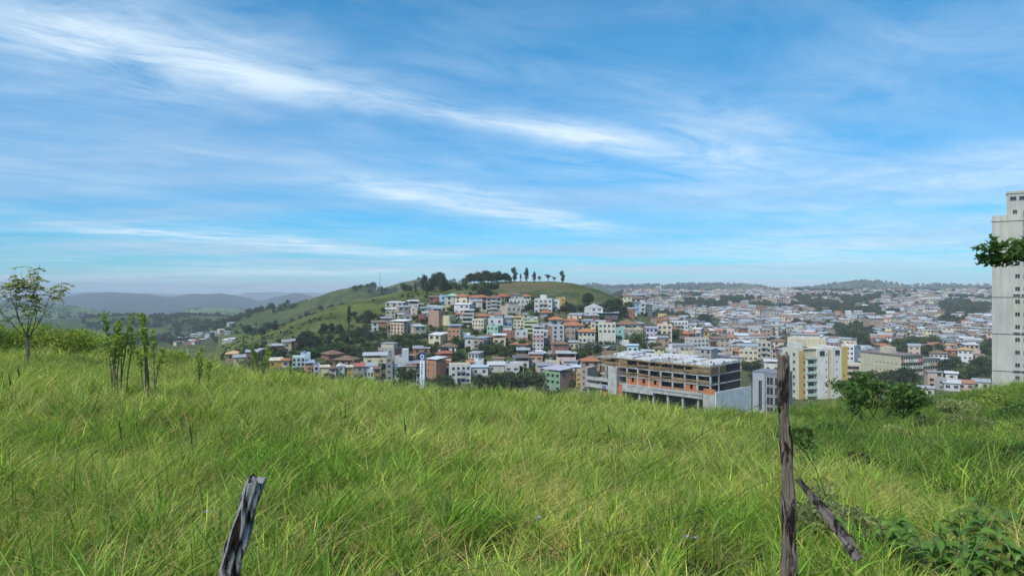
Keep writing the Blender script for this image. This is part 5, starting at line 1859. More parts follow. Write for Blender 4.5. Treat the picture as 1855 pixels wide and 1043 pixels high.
def infill():
    rnd = random.Random(77)
    cols_ = [('white', 'white'), ('off-white', 'offwhite'), ('cream', 'cream'), ('raw brick', 'pinkbrick'), ('dark brick', 'brick'), ('bare concrete', 'conc'), ('grey', 'grey'), ('beige', 'beige'), ('orange', 'obrick')]
    roofs = [('grey sheet roof', 'shed', 'grey'), ('pale sheet roof', 'shed', 'lgrey'), ('brown tile roof', 'tile', 'brown'), ('flat roof', 'flat', 'grey'), ('raised grey roof', 'metal', 'grey'), ('white sheet roof', 'shed', 'white'), ('terracotta roof', 'tile', 'terra')]
    for (p0, p1, r0, r1, where) in HZ:
        used, made = set(), 0
        for _ in range(90):
            if made >= 8:
                break
            px, py = rnd.uniform(p0, p1), rnd.uniform(r0, r1)
            X, Y, Z = ground(px, py)
            w = rnd.uniform(5.5, 9.0)
            if any(abs(X - hx) < (w + hw) / 2 + .6 and hy - 8.5 < Y < hy + hd + .8 for hx, hy, hw, hd in HOUSES):
                continue
            a, b, st = rnd.choice(cols_), rnd.choice(roofs), rnd.choice([1, 1, 2])
            if (a[0], b[0], st) in used:
                continue
            used.add((a[0], b[0], st))
            made += 1
            mpp = Y / F
            house(px - w / 2 / mpp, px + w / 2 / mpp, py - st * 2.8 / mpp, py, st, a[1], b[1], b[2], f'small {ST[st]} {a[0]} house with {b[0]} {where}',
                  turn=rnd.choice([-25, -10, 0, 12, 28]), depth=7.5, gap=1.0)


infill()


def far_town():
    rnd = random.Random(21)
    rg = np.random.default_rng(5)
    sites = []
    Y = 405.0
    while Y < 1640:
        step = 9.5 + (Y - 400) * .006
        x0, x1 = U(1128) * Y, U(1835) * Y
        x = x0 + rnd.uniform(0, 8)
        while x < x1:
            w = rnd.uniform(5.0, 10.0)
            sites.append((x + w / 2, Y + rnd.uniform(-2.5, 2.5) + math.sin(x / 60) * 5, w))
            x += w + (rnd.uniform(.3, 2.2) if rnd.random() < .8 else rnd.uniform(4, 12))
        Y += step
    S = np.array(sites)
    z = H(S[:, 0], S[:, 1])
    pxs = S[:, 0] / S[:, 1] * F + CX
    pys = CY - (z - EYE) / S[:, 1] * F
    g = fbm(S[:, 0] / 85, S[:, 1] / 85, 3, 1234)
    dens = g < np.interp(S[:, 1], [400, 900, 1400, 1650], [.60, .575, .545, .50])
    # wooded hollows and banks of the photograph
    for cx_, cy_, rx_, ry_ in ((1180, 582, 42, 16), (1270, 556, 50, 8), (1290, 590, 26, 16), (1545, 612, 40, 22), (1660, 624, 52, 14), (1735, 560, 38, 16), (1720, 588, 30, 7), (1720, 673, 75, 22),
                               (1770, 565, 30, 12), (1470, 553, 40, 6), (1420, 620, 22, 18), (1560, 545, 40, 6), (1530, 563, 30, 6), (1340, 545, 40, 5), (1790, 640, 20, 24), (1620, 672, 45, 20), (1490, 528, 60, 4), (1600, 541, 60, 5)):
        dens &= ((pxs - cx_) / rx_) ** 2 + ((pys - cy_) / ry_) ** 2 > 1
    keep = dens & (pys < 668)
    # keep clear of the houses already placed by hand
    for hx, hy, hw, hd in HOUSES + [(U(1460) * 300, 300, 60, 60)]:
        keep &= ~((np.abs(S[:, 0] - hx) < (S[:, 2] + hw) / 2 + 1) & (S[:, 1] > hy - 10) & (S[:, 1] < hy + hd + 1))
    S, z, pxs, pys = S[keep], z[keep], pxs[keep], pys[keep]
    order = np.argsort(S[:, 1])
    used = {k: set() for k in range(len(ZONES))}
    single, rest = [], []
    limit = 75
    for i in order:
        if limit <= 0 or pxs[i] > 1797 or pxs[i] < 1130:
            rest.append(i)
            continue
        zn = [k for k, q in enumerate(ZONES) if q[0] <= pxs[i] < q[1]][0]
        for _ in range(200):
            a, b, st = rnd.choice(FW[:8] if rnd.random() < .8 else FW), rnd.choice([FR[0], FR[2], FR[3], FR[8], FR[7], FR[1]] if rnd.random() < .7 else FR), rnd.choice([1, 1, 2, 2, 3])
            if (a[0], b[0], st) not in used[zn]:
                break
        used[zn].add((a[0], b[0], st))
        limit -= 1
        mpp = S[i, 1] / F
        hh = st * 2.9
        house(pxs[i] - S[i, 2] / 2 / mpp, pxs[i] + S[i, 2] / 2 / mpp, pys[i] - hh / mpp, pys[i], st, a[1], b[1], b[2],
              f'{ST[st]} {a[0]} house with {b[0]} {ZONES[zn][2]}', turn=rnd.choice([-28, -15, 0, 12, 25]), D=float(S[i, 1]), depth=9.0,
              group='houses of the far town', gap=1.0)
    # the rest reads as one mass of roofs
    V, Q, C = [], [], []
    wc = [WC[k] for k in ('white', 'offwhite', 'offwhite', 'ivory', 'cream', 'lgrey', 'beige', 'grey', 'conc', 'taupe', 'palepeach', 'beige', 'pinkbrick', 'pyellow', 'orange', 'lblue', 'lpink', 'pmint', 'conc', 'peach', 'grey', 'taupe', 'brick')]
    rc = [tuple(v * .9 for v in RC[k]) for k in ('grey', 'grey', 'grey', 'lgrey', 'lgrey', 'white', 'brown', 'brown', 'brown', 'terra', 'dgrey', 'dgrey', 'lgrey', 'bgrey')]
    dark = (.035, .04, .045)

    def quad(p, c):
        k = len(V)
        V.extend(p)
        Q.append((k, k + 1, k + 2, k + 3))
        C.extend([c] * 4)
    for i in rest:
        X, Y, w = S[i]
        d, st = rnd.uniform(6.5, 9.5), rnd.choice([1, 1, 2, 2, 3])
        if rnd.random() < .012:
            w, d, st = w * 1.4, 12, rnd.choice([4, 5])
        h = st * 2.9
        a = R(rnd.choice([-25, -12, 0, 15, 28]) + rnd.uniform(-5, 5)) - math.atan2(X, Y)
        ca, sa = math.cos(a), math.sin(a)
        f = lambda x, y, zz: (X + x * ca - y * sa, Y + x * sa + y * ca, z[i] + zz)
        c = rnd.choice(wc)
        gm = sum(c) / 3
        c = tuple((v * .72 + gm * .28) * t for v, t in zip(c, (1.04, .98, .88)))
        r_ = rnd.choice(rc)
        if st > 2 and rnd.random() < .6:
            st, h = 2, 5.8
        b = w / 2
        for p, q in (((-b, 0), (b, 0)), ((b, 0), (b, d)), ((b, d), (-b, d)), ((-b, d), (-b, 0))):
            quad([f(p[0], p[1], -3), f(q[0], q[1], -3), f(q[0], q[1], h), f(p[0], p[1], h)], c)
        t = rnd.random()
        e = .5
        if t < .45:
            ri = rnd.uniform(.4, 1.5)
            gap = 0 if rnd.random() < .6 else 1.3
            if gap:
                quad([f(-b, 0, h), f(b, 0, h), f(b, d, h), f(-b, d, h)], (.3, .29, .27))
            quad([f(-b - e, -e, h + gap), f(b + e, -e, h + gap), f(b + e, d + e, h + gap + ri), f(-b - e, d + e, h + gap + ri)], r_)
        else:
            ri = w * .14
            A, B = f(-b - e, d / 2, h + ri), f(b + e, d / 2, h + ri)
            quad([f(-b - e, -e, h), f(b + e, -e, h), B, A], r_)
            quad([f(b + e, d + e, h), f(-b - e, d + e, h), A, B], r_)
        n = max(1, int(w / 3.2))
        for s in range(st):
            for k in range(n):
                if rnd.random() < .2:
                    continue
                xx = -b + w * (k + .5) / n
                zz = s * 2.9 + 1.0
                quad([f(xx - .6, -.06, zz), f(xx + .6, -.06, zz), f(xx + .6, -.06, zz + 1.2), f(xx - .6, -.06, zz + 1.2)], dark)
    mt, nt, out = new_mat('far_house_paint')
    at = node(nt, 'ShaderNodeAttribute', attribute_name='col')
    geo = node(nt, 'ShaderNodeNewGeometry')
    n1 = noise(nt, geo.outputs['Position'], .5, 4, .6)
    col = mix_c(nt, ramp(nt, n1, [(.4, 0), (.7, .35)]), at.outputs['Color'], (.16, .15, .14))
    principled(nt, out, col, .85, .15)
    me = np_mesh('distant_houses', V, Q, mt, np.array(C))
    tag(link('distant_houses', me), 'dense mass of distant small houses covering the far slopes', 'houses', kind='stuff')
    return S


far_sites = far_town()

# village at the foot of the wooded ridge on the left
rnd_v = random.Random(8)
VIL = [(312, 622, 'white', 'shed', 'lgrey'), (322, 617, 'lgrey', 'shed', 'white'), (331, 625, 'offwhite', 'shed', 'grey'), (341, 616, 'white', 'flat', 'lgrey'), (349, 612, 'offwhite', 'metal', 'white'),
       (337, 628, 'orange', 'flat', 'grey'), (352, 619, 'obrick', 'shed', 'grey'), (362, 609, 'white', 'flat', 'white'), (367, 620, 'beige', 'shed', 'lgrey'), (376, 613, 'lgrey', 'metal', 'grey'),
       (386, 607, 'cream', 'shed', 'lgrey'), (395, 611, 'white', 'shed', 'grey'), (345, 624, 'pinkbrick', 'shed', 'white'), (403, 603, 'palepeach', 'shed', 'cream'), (411, 607, 'white', 'shed', 'lgrey'),
       (420, 590, 'offwhite', 'shed', 'white'), (408, 622, 'white', 'shed', 'white'), (419, 619, 'lgrey', 'shed', 'white'), (358, 624, 'lpink', 'tile', 'terra'), (325, 626, 'cream', 'tile', 'brown')]
RN = dict(shed='sheet', flat='flat', metal='raised', tile='tile')
seenv = set()
for vx, vy, vw, vr, vc in VIL:
    nm = [a for a, b in FW if b == vw]
    cn = nm[0] if nm else {'obrick': 'orange brick'}.get(vw, vw)
    lab = f'{cn} house with {"white" if vc == "white" else "pale grey" if vc == "lgrey" else "grey" if vc == "grey" else "brown" if vc == "brown" else "cream" if vc == "cream" else "terracotta"} {RN[vr]} roof in the small village below the ridge'
    if lab in seenv:
        lab = lab.replace('in the small village below the ridge', 'at the village edge')
    seenv.add(lab)
    house(vx - 5, vx + 5, vy - rnd_v.uniform(5, 8), vy, 2, vw, vr, vc, lab, turn=rnd_v.choice([-25, 0, 20]), group='houses of the small village', cols=2, gap=.9)
# ------------------------------------------------------------------ woods, trees and scrub of the middle distance
BUSHES = [TREES[k][1] for k in ('bush', 'bushd')]
CROWNS = [TREES[k][1] for k in ('dark1', 'dark2', 'dark3', 'green1', 'green2')]


def wood_points():
    X, Y, S, K = [], [], [], []

    def add(n, px0, px1, y0, y1, cond, s0, s1, pick):
        px = RNG.uniform(px0, px1, n)
        yy = np.sqrt(RNG.uniform(y0 * y0, y1 * y1, n))
        xx = U(px) * yy
        m = cond(px, xx, yy)
        X.append(xx[m]); Y.append(yy[m])
        S.append(RNG.uniform(s0, s1, m.sum())); K.append(RNG.choice(pick, m.sum()))
    f90 = lambda x, y: fbm(x / 90, y / 90, 4, 14)
    # ridge on the left, and the wooded ridge behind the village
    add(2600, 150, 800, 650, 1650, lambda p, x, y: f90(x, y) < .50, .7, 1.2, [0, 1, 2, 3, 4])
    # the far wooded hills
    add(2600, 1100, 1860, 1500, 2000, lambda p, x, y: fbm(x / 150, y / 150, 3, 61) < .62, .4, .9, [0, 1, 2])
    add(3000, 1000, 1860, 2300, 3500, lambda p, x, y: fbm(x / 220, y / 220, 4, 4) < .52, .9, 1.6, [0, 1, 2])
    add(2600, -60, 560, 1500, 3300, lambda p, x, y: fbm(x / 130, y / 130, 4, 4) < .46, .5, 1.2, [0, 1, 2])
    # gaps of the far town
    def gaps(p, x, y):
        g = fbm(x / 85, y / 85, 3, 1234)
        m = g > np.interp(y, [400, 900, 1400, 1650], [.60, .575, .545, .50]) + .01
        z = H(x, y)
        py = CY - (z - EYE) / y * F
        for cx_, cy_, rx_, ry_ in ((1270, 556, 50, 8), (1545, 612, 40, 22), (1735, 560, 38, 16), (1720, 588, 30, 7), (1770, 565, 30, 12), (1470, 553, 40, 6),
                                   (1560, 545, 40, 6), (1530, 563, 30, 6), (1340, 545, 40, 5), (1790, 640, 20, 24), (1490, 528, 60, 4), (1600, 541, 60, 5)):
            m |= ((p - cx_) / rx_) ** 2 + ((py - cy_) / ry_) ** 2 < 1
        return m
    add(7000, 1120, 1840, 420, 1600, gaps, .55, 1.05, [0, 1, 2, 3, 4])
    # single garden trees between the far houses
    add(2600, 1125, 1840, 430, 1600, lambda p, x, y: y > 0, .2, .55, [0, 1, 2, 3, 4])
    X, Y, S, K = [np.concatenate(a) for a in (X, Y, S, K)]
    Z = H(X, Y) - .5
    n = len(X)
    scatter('distant_woodland', np.stack([X, Y, Z], -1), np.stack([np.zeros(n), np.zeros(n), RNG.uniform(0, 6.28, n)], -1), S, np.zeros(n), K, CROWNS,
            'dark green woodland over the distant hills and between far houses', 'woodland')


wood_points()


def scrub_points():
    n = 6500
    px = RNG.uniform(400, 1120, n)
    Y = RNG.uniform(260, 500, n)
    X = U(px) * Y
    g = fbm(X / 22, Y / 22, 3, 44)
    Z = H(X, Y)
    py = CY - (Z - EYE) / Y * F
    upper = (py < np.interp(px, [400, 640, 700, 780, 900, 1120], [640, 590, 560, 536, 530, 560]))
    keep = np.where(upper, (g > .52) & (RNG.uniform(0, 1, n) < .4) & (px < 830), RNG.uniform(0, 1, n) < .30)
    X, Y, Z, upper = X[keep], Y[keep], Z[keep], upper[keep]
    m = len(X)
    s = np.where(upper, RNG.uniform(.10, .36, m), RNG.uniform(.3, .7, m))
    scatter('hillside_scrub', np.stack([X, Y, Z - .2], -1), np.stack([np.zeros(m), np.zeros(m), RNG.uniform(0, 6.28, m)], -1), s, np.zeros(m),
            RNG.integers(0, 2, m), BUSHES, 'low scrub dotted over the grassy hill and between its houses', 'scrub')


scrub_points()

DK, GN_ = ['dark1', 'dark2', 'dark3'], ['green1', 'green2']
G1 = 'trees of the hilltop grove'
copse(750, 806, 530, 518, 15, DK + ['tall1'], 12, 'tall dark tree in the dense hilltop grove', G1)
copse(768, 812, 518, 512, 5, ['dark1', 'dark2'], 13, 'broad dark tree at the high middle of the hilltop grove', G1)
copse(803, 924, 514, 511, 20, DK, 9, 'dark tree in the low row along the hill crest', 'trees of the crest row')
copse(785, 900, 528, 520, 14, ['green1', 'dark2', 'green2'], 6, 'tree on the slope just below the crest row', 'trees below the crest row')
for px_, h_, k_, lb in ((932, 11.0, 'tall1', 'tall dark tree first in the line on the bare crest'), (943, 7, 'slim', 'small thin tree second in the line on the bare crest'),
                        (954, 10.2, 'tall2', 'tall grey tree third in the line on the bare crest'), (968, 8.5, 'tall2', 'grey tree fourth in the line on the bare crest'),
                        (977, 4, 'umb', 'tiny umbrella tree between two crest trees'), (993, 6, 'umb', 'umbrella-shaped small tree on the bare crest'),
                        (1004, 4, 'umb', 'lowest flat small tree on the bare crest'), (1019, 9.3, 'tall1', 'lone dense tree at the end of the bare crest'),
                        (919, 5, 'umb', 'flat small tree where the crest row ends')):
    Yc = 476.0
    x_ = U(px_) * Yc
    z_ = float(H(np.array([x_]), np.array([Yc]))[0])
    tree(k_, x_, Yc, z_ - .3, h_ / {'tall1': 13, 'tall2': 14, 'slim': 12, 'umb': 6}[k_], lb, None)
copse(664, 668, 530, 530, 1, ['dark2'], 4, 'lone small bush-like tree on the ridge left of the mast', None)
copse(712, 745, 528, 524, 4, ['green2'], 5, 'small tree on the ridge between mast and grove', 'trees between mast and grove')
copse(545, 580, 628, 640, 5, DK, 8, 'dark tree at the lower end of the wooded belt', 'dark belt trees by the brick sheds')
copse(578, 672, 600, 626, 14, DK, 6.5, 'dark tree in the wooded belt below the meadow', 'dark belt trees below the meadow')
copse(640, 672, 575, 600, 5, DK, 6, 'dark tree beside the grey and orange brick houses', 'trees beside the brick houses')
copse(632, 633, 600, 600, 1, ['slim'], 13, 'single slim dark cypress above the wooded belt', None)
copse(560, 700, 630, 650, 20, GN_ + ['bush'], 4.5, 'green tree on the bank below the street wall', 'trees on the bank above the lower row')
copse(700, 800, 615, 638, 18, GN_ + ['bush'], 4.5, 'green tree on the bank below the peach block', 'trees on the bank below the peach block')
copse(815, 848, 625, 655, 8, GN_, 5, 'green tree below the orange three-storey house', 'trees below the orange house')
copse(866, 962, 625, 648, 20, GN_ + ['dark2'], 5, 'tree in the green gap between upper and lower town', 'trees of the green gap')
copse(985, 1082, 640, 662, 16, GN_ + ['dark2'], 4.5, 'tree on the bank below the tall white house', 'trees below the tall white house')
copse(952, 975, 560, 568, 4, ['dark2', 'green1'], 6, 'rounded tree before the big modern villa', 'trees before the big modern villa')
copse(1018, 1060, 560, 566, 6, ['dark2', 'dark1'], 5, 'dark tree between big modern and gabled villas', 'trees between the villas')
copse(1062, 1066, 555, 556, 1, ['dark2'], 9, 'single round dark tree on the green hillside above the gabled villa', None)
copse(870, 888, 538, 540, 3, ['dark2'], 6, 'dark round tree among the terracotta villas', 'trees among the terracotta villas')
copse(842, 850, 548, 550, 1, ['green1'], 7, 'small green tree between two villas of the upper street', None)
copse(1100, 1140, 560, 575, 8, DK, 8, 'dark tree behind the open shed', 'trees behind the open shed')
copse(1140, 1240, 600, 640, 12, ['green2', 'bush', 'dark2'], 5, 'bush on the green bank above the building site', 'bushes above the building site')
copse(1276, 1292, 592, 596, 2, ['dark2'], 13, 'large dark tree above the ochre chalet', 'large trees above the ochre chalet')
copse(1290, 1330, 618, 626, 5, GN_, 7, 'green tree beside the striped apartment block', 'trees beside the striped apartment block')
copse(1396, 1424, 622, 650, 6, ['green1', 'dark1'], 10, 'green tree right of the tall ivory apartments', 'trees right of the ivory apartments')
copse(1345, 1372, 668, 676, 4, GN_, 6, 'tree before the wide cream house', 'trees before the wide cream house')
copse(1534, 1564, 622, 634, 5, DK, 14, 'big dark tree behind the white tower block', 'dark trees behind the white tower block')
copse(1500, 1534, 618, 622, 4, DK, 9, 'dark tree left of the white tower block', 'dark trees left of the white tower block')
copse(1616, 1700, 632, 640, 12, GN_, 10, 'tree in the bright green wood behind the patterned building', 'trees behind the patterned building')
copse(1592, 1640, 702, 710, 5, ['dark2', 'green1'], 10, 'dark round tree before the patterned building', 'trees before the patterned building')
copse(1710, 1800, 668, 690, 16, GN_ + ['dark2'], 8, 'tree in the green belt at the foot of the concrete tower', 'trees at the foot of the tower')
copse(1700, 1760, 580, 596, 8, DK, 10, 'dark tree on the mound left of the concrete tower', 'trees on the mound')
copse(866, 930, 702, 708, 5, ['dark2', 'dark1'], 7, 'big dark spreading tree right before the lower row', 'big dark trees before the lower row')
copse(795, 812, 702, 706, 3, ['green2', 'green1'], 5.5, 'green tree between orange corner house and stilted apartments', 'trees beside the stilted apartments')
copse(722, 738, 690, 694, 2, ['dark2', 'green1'], 7, 'street tree before the pale green house', 'street trees before the pale green house')
copse(744, 754, 694, 697, 1, ['green2'], 7, 'small light green street tree left of the totem sign', None)
copse(1490, 1580, 690, 716, 12, GN_ + ['dark2'], 6, 'tree between the striped tower and the rough slope', 'trees below the striped tower')
copse(1640, 1668, 700, 716, 4, GN_, 5, 'small tree left of the small ivory house', 'trees left of the small ivory house')
copse(1362, 1372, 690, 700, 2, GN_, 6, 'tree between building site and blue-grey office', 'trees beside the office')
copse(1415, 1440, 700, 716, 3, GN_, 5, 'tree at the foot of the striped tower behind the post', 'trees behind the post')
copse(941, 980, 690, 708, 6, ['bush', 'green2'], 5, 'bush left of the green corner building', 'bushes left of the green corner building')
copse(400, 500, 590, 612, 10, DK, 7, 'dark tree between the village and the meadow', 'dark trees by the village')
copse(470, 520, 640, 652, 5, ['dark2'], 6, 'dark bush among the sheds above the grass crest', 'bushes among the sheds')


# ------------------------------------------------------------------ near plants
M_TWIG = rough_mat('twig', (.20, .165, .12), (.11, .09, .07), 12, .95, .05)
M_LEAF_N = leaf_mat('near_foliage', (.095, .175, .038), (.13, .215, .050), trans=.4)
M_LEAF_Y = leaf_mat('yellow_green_foliage', (.27, .36, .075), (.32, .40, .09), trans=.5)
M_LEAF_O = leaf_mat('olive_foliage', (.32, .35, .15), (.37, .38, .17), trans=.5)
M_LEAF_B = leaf_mat('broad_leaf', (.10, .20, .035), (.16, .28, .05), trans=.35, rough=.4)


def gz(x, y):
    return float(H(np.array([x]), np.array([y]))[0])


def at_px(px, Y):
    x = U(px) * Y
    return x, Y, gz(x, Y)


def grow(mb, p, d, L, r, depth, tips, rnd, split=(2, 3), spread=.6, up=.15, seg=4, minr=.004):
    """a limb that bends, tapers and forks; collects its tips"""
    pts, rads = [Vector(p)], [r]
    q, v = Vector(p), Vector(d).normalized()
    for k in range(seg):
        v = (v + Vector((rnd.uniform(-.18, .18), rnd.uniform(-.18, .18), rnd.uniform(-.08, .12) + up * .3))).normalized()
        q = q + v * (L / seg)
        pts.append(q.copy())
        rads.append(max(minr, r * (1 - .45 * (k + 1) / seg)))
    mb.tube(pts, rads, 6 if r > .02 else 4, cap=False)
    if depth == 0:
        tips.append((pts, v))
        return
    for k in range(rnd.randint(*split)):
        a = rnd.uniform(0, 6.28)
        s = Vector((math.cos(a), math.sin(a), rnd.uniform(-.1, .5)))
        nd = (v + s * spread).normalized()
        grow(mb, q, nd, L * rnd.uniform(.6, .85), rads[-1] * .75, depth - 1, tips, rnd, split, spread, up, seg, minr)
    if rnd.random() < .8:
        tips.append((pts, v))


def sapling():
    """open feathery sapling at the left edge"""
    x, y, z = at_px(50, 20.5)
    o = empty('sapling', (x, y, z))
    o.scale = (1.25, 1.25, 1.12)
    tag(o, 'slender open-crowned sapling with feathery leaves standing on the grass crest', 'tree')
    rnd = random.Random(3)
    mb = MB()
    tips = []
    mb.tube([(0, 0, -.2), (.01, 0, .5), (-.03, .02, .95)], [.045, .038, .032], 7, cap=False)
    for a, t, L in ((2.9, .55, .75), (3.6, .9, .85), (.3, .45, .85), (.0, .95, .8), (1.5, .3, .9), (4.7, .5, .8), (5.6, .75, .8)):
        grow(mb, (-.03, .02, .92 - .1 * rnd.random()), (math.cos(a) * t, math.sin(a) * t, 1), L, .019, 2, tips, rnd, (2, 2), .5, .2, 4, .005)
    mb.build('trunk', M_TWIG, o)
    rg = np.random.default_rng(3)
    C = []
    for pts, v in tips:
        # pinnate sprays: rows of leaflets along short drooping stalks
        for b in range(4):
            p0 = np.array(pts[rg.integers(1, len(pts))])
            a = rg.uniform(0, 6.28)
            dr = np.array([math.cos(a), math.sin(a), rg.uniform(-.25, .25)])
            L = rg.uniform(.15, .34)
            for t in np.linspace(.1, 1, 9):
                c = p0 + dr * L * t + np.array([0, 0, -.10 * t * t])
                for s in (-1, 1):
                    C.append(c + np.array([-dr[1], dr[0], 0]) * s * .035 + rg.normal(0, .008, 3))
    C = np.array(C)
    C = C[C[:, 2] > 1.25]
    V, Q = quads_at(C, np.full(len(C), .042), rg, .75, 2.2)
    col = np.repeat(rg.uniform(.6, 1.4, len(C)), 4)[:, None] * np.array([1.0, 1.0, 1.0])
    link('crown', np_mesh('crown', V, Q, M_LEAF_O, col), o)


sapling()


def stalk_shrub(px, Y, hgt, n, label, seed, wid=.28, leafy=.55, name='shrub'):
    """upright many-stemmed shrub with whorled leaves toward the tips"""
    x, y, z = at_px(px, Y)
    o = empty(name, (x, y, z))
    tag(o, label, 'shrub')
    rnd = random.Random(seed)
    rg = np.random.default_rng(seed)
    mb = MB()
    C, Sz = [], []
    for k in range(n):
        a = rnd.uniform(0, 6.28)
        bx, by = rnd.uniform(-.12, .12), rnd.uniform(-.12, .12)
        h = hgt * rnd.uniform(.6, 1.0)
        tx, ty = bx + math.cos(a) * wid * rnd.uniform(.2, 1), by + math.sin(a) * wid * rnd.uniform(.2, 1)
        pts = [(bx, by, -.1), (bx + (tx - bx) * .25, by + (ty - by) * .25, h * .4), (bx + (tx - bx) * .6, by + (ty - by) * .6, h * .75), (tx, ty, h)]
        mb.tube(pts, [.016, .013, .010, .005], 5, cap=False)
        P_ = [np.array(p) for p in pts]
        for t in np.linspace(1 - leafy, 1, int(24 * leafy * hgt)):
            f = t * 3
            i = min(2, int(f))
            c = P_[i] + (P_[i + 1] - P_[i]) * (f - i)
            for w in range(4):
                a2 = rg.uniform(0, 6.28)
                C.append(c + np.array([math.cos(a2), math.sin(a2), rg.uniform(.1, .9)]) * rg.uniform(.02, .065))
                Sz.append(.047)
        # dead remnants lower down
        for t in np.linspace(.15, 1 - leafy, 7):
            f = t * 3
            i = min(2, int(f))
            c = P_[i] + (P_[i + 1] - P_[i]) * (f - i)
            a2 = rg.uniform(0, 6.28)
            q = c + np.array([math.cos(a2), math.sin(a2), .6]) * .07
            mb.tube([tuple(c), tuple(q)], [.006, .003], 4, cap=False)
    mb.build('stem', M_TWIG, o)
    C = np.array(C)
    V, Q = quads_at(C, np.array(Sz), rg, .2, 1.9)
    col = np.repeat(rg.uniform(.6, 1.35, len(C)), 4)[:, None] * np.array([1.0, 1.0, 1.0])
    link('foliage', np_mesh('foliage', V, Q, M_LEAF_Y if Y < 25 and px < 1400 else M_LEAF_N, col), o)
    return o


stalk_shrub(216, 13.5, 2.05, 8, 'tallest upright leafy shrub on the left of the field', 1, .34, .42)
stalk_shrub(272, 13.2, 1.85, 6, 'upright shrub with two leafy plumes beside the tallest shrub', 2, .28, .42)
stalk_shrub(166, 12.5, .62, 4, 'short bare-stemmed shrub left of the tallest shrub', 3, .15, .35)
stalk_shrub(368, 16, 1.35, 4, 'thin sparse shrub before the small village', 4, .14, .45)
stalk_shrub(470, 22, 1.55, 6, 'brownish sparse shrub at the grass crest below the meadow', 5, .40, .5)
stalk_shrub(526, 23, 1.0, 3, 'thin stalk plant at the crest before the pale mint block', 6, .12, .4)
stalk_shrub(638, 24, .95, 4, 'thin leafy plant at the crest before the ochre house', 7, .2, .5)
stalk_shrub(748, 25, .85, 4, 'thin pale plant at the crest below the totem sign', 8, .2, .5)
stalk_shrub(1528, 15.5, .95, 9, 'dark upright weed in the gully nearest the post', 9, .3, .6)
stalk_shrub(1592, 14.5, .85, 10, 'dark bushy weed in the middle of the gully', 10, .35, .6)
stalk_shrub(1648, 14.0, .6, 7, 'low leafy weed in the gully', 11, .3, .7)


def leaf_bush(px, Y, w, h, n, leaf, mat, label, seed, name='bush', cat='bush', stem=True, lumps=9, dz=0.0, flat=.8):
    x, y, z = at_px(px, Y)
    o = empty(name, (x, y, z + dz))
    tag(o, label, cat)
    rg = np.random.default_rng(seed)
    L = []
    for k in range(lumps):
        a, r = rg.uniform(0, 6.28), w / 2 * rg.uniform(0, .75)
        s = w * rg.uniform(.16, .28)
        L.append(((r * math.cos(a), r * math.sin(a) * .8, h * rg.uniform(.25, .78)), (s, s, min(h * .3, s * flat))))
    link('foliage', crown_mesh('foliage', L, n, leaf, mat, rg, shell=.3, cvar=.35), o)
    mb = MB()
    for (c, r) in L[:8]:
        mb.tube([(0, 0, -.2), (c[0] * .4, c[1] * .4, c[2] * .5), c], [.03 * h + .01, .02 * h + .006, .006], 5, cap=False)
    mb.build('stem', M_TWIG, o)
    return o


# small spreading tree on the rough slope
def slope_tree():
    x, y, z = at_px(1588, 33.0)
    o = empty('spreading_tree', (x, y, z))
    o.scale = (1.12, 1.12, 1.42)
    tag(o, 'low spreading green tree standing on the rough slope', 'tree')
    rnd = random.Random(12)
    mb = MB()
    tips = []
    for a in (.2, 1.3, 2.5, 3.4, 4.6, 5.5):
        grow(mb, (math.cos(a) * .1, math.sin(a) * .1, -.1), (math.cos(a) * .75, math.sin(a) * .75, .85), .85, .06, 3, tips, rnd, (2, 2), .6, .0, 4, .01)
    mb.build('trunk', M_BARK, o)
    rg = np.random.default_rng(12)
    C = []
    for pts, v in tips:
        m = np.array(pts[-1])
        if m[2] < .7:
            continue
        k = 70
        C.append(m + rg.normal(0, 1, (k, 3)) * np.array([.26, .26, .07]))
    C = np.vstack(C)
    C = C[(C[:, 2] > .55) & (C[:, 2] < 2.45)]
    V, Q = quads_at(C, np.full(len(C), .095), rg, .3, 1.7)
    g = np.clip((C[:, 2] - .5) / 2.0, 0, 1)
    col = np.repeat(rg.uniform(.55, 1.35, len(C)), 4)[:, None] * np.array([1.0, 1.0, 1.0])
    link('crown', np_mesh('crown', V, Q, M_LEAF_N, col), o)


slope_tree()
leaf_bush(1440, 19, 1.5, 1.35, 2600, .09, M_LEAF_N, 'green bush directly behind the tall fence post', 31)
leaf_bush(1385, 20, 1.0, .9, 700, .09, M_LEAF_N, 'sparse bush with orange leaves left of the tall fence post', 32)
leaf_bush(40, 25, 3.2, 1.5, 5200, .06, M_LEAF_Y, 'bright green bush behind the sapling on the crest', 33)
leaf_bush(140, 25.5, 2.8, 1.2, 4600, .06, M_LEAF_Y, 'bright green bush with dark hollow right of the sapling', 34)
leaf_bush(-25, 24, 2.4, 1.4, 4200, .06, M_LEAF_Y, 'green bush cut by the left picture edge', 35)
leaf_bush(1715, 37, 1.6, .6, 2000, .08, M_LEAF_Y, 'low light green bush right of the spreading tree', 36)
leaf_bush(1745, 38, 3.4, 1.2, 4200, .09, M_LEAF_O, 'brownish wind-bent bush on the rough slope', 37)
leaf_bush(1800, 41, 3.0, 1.0, 4000, .10, M_LEAF_Y, 'green bush at the crest before the concrete tower', 38)
leaf_bush(1845, 36, 2.6, 1.1, 4000, .10, M_LEAF_N, 'darker bush at the right picture edge on the slope', 39)
leaf_bush(1530, 38, 2.4, .5, 2000, .10, M_LEAF_N, 'flat bush at the crest left of the spreading tree', 40)
leaf_bush(310, 24, 1.6, .8, 2200, .07, M_LEAF_Y, 'small green bush on the crest before the village', 41)
leaf_bush(1750, 12.5, 1.7, .6, 1500, .08, M_LEAF_N, 'low leafy bush in the gully on the right', 42)
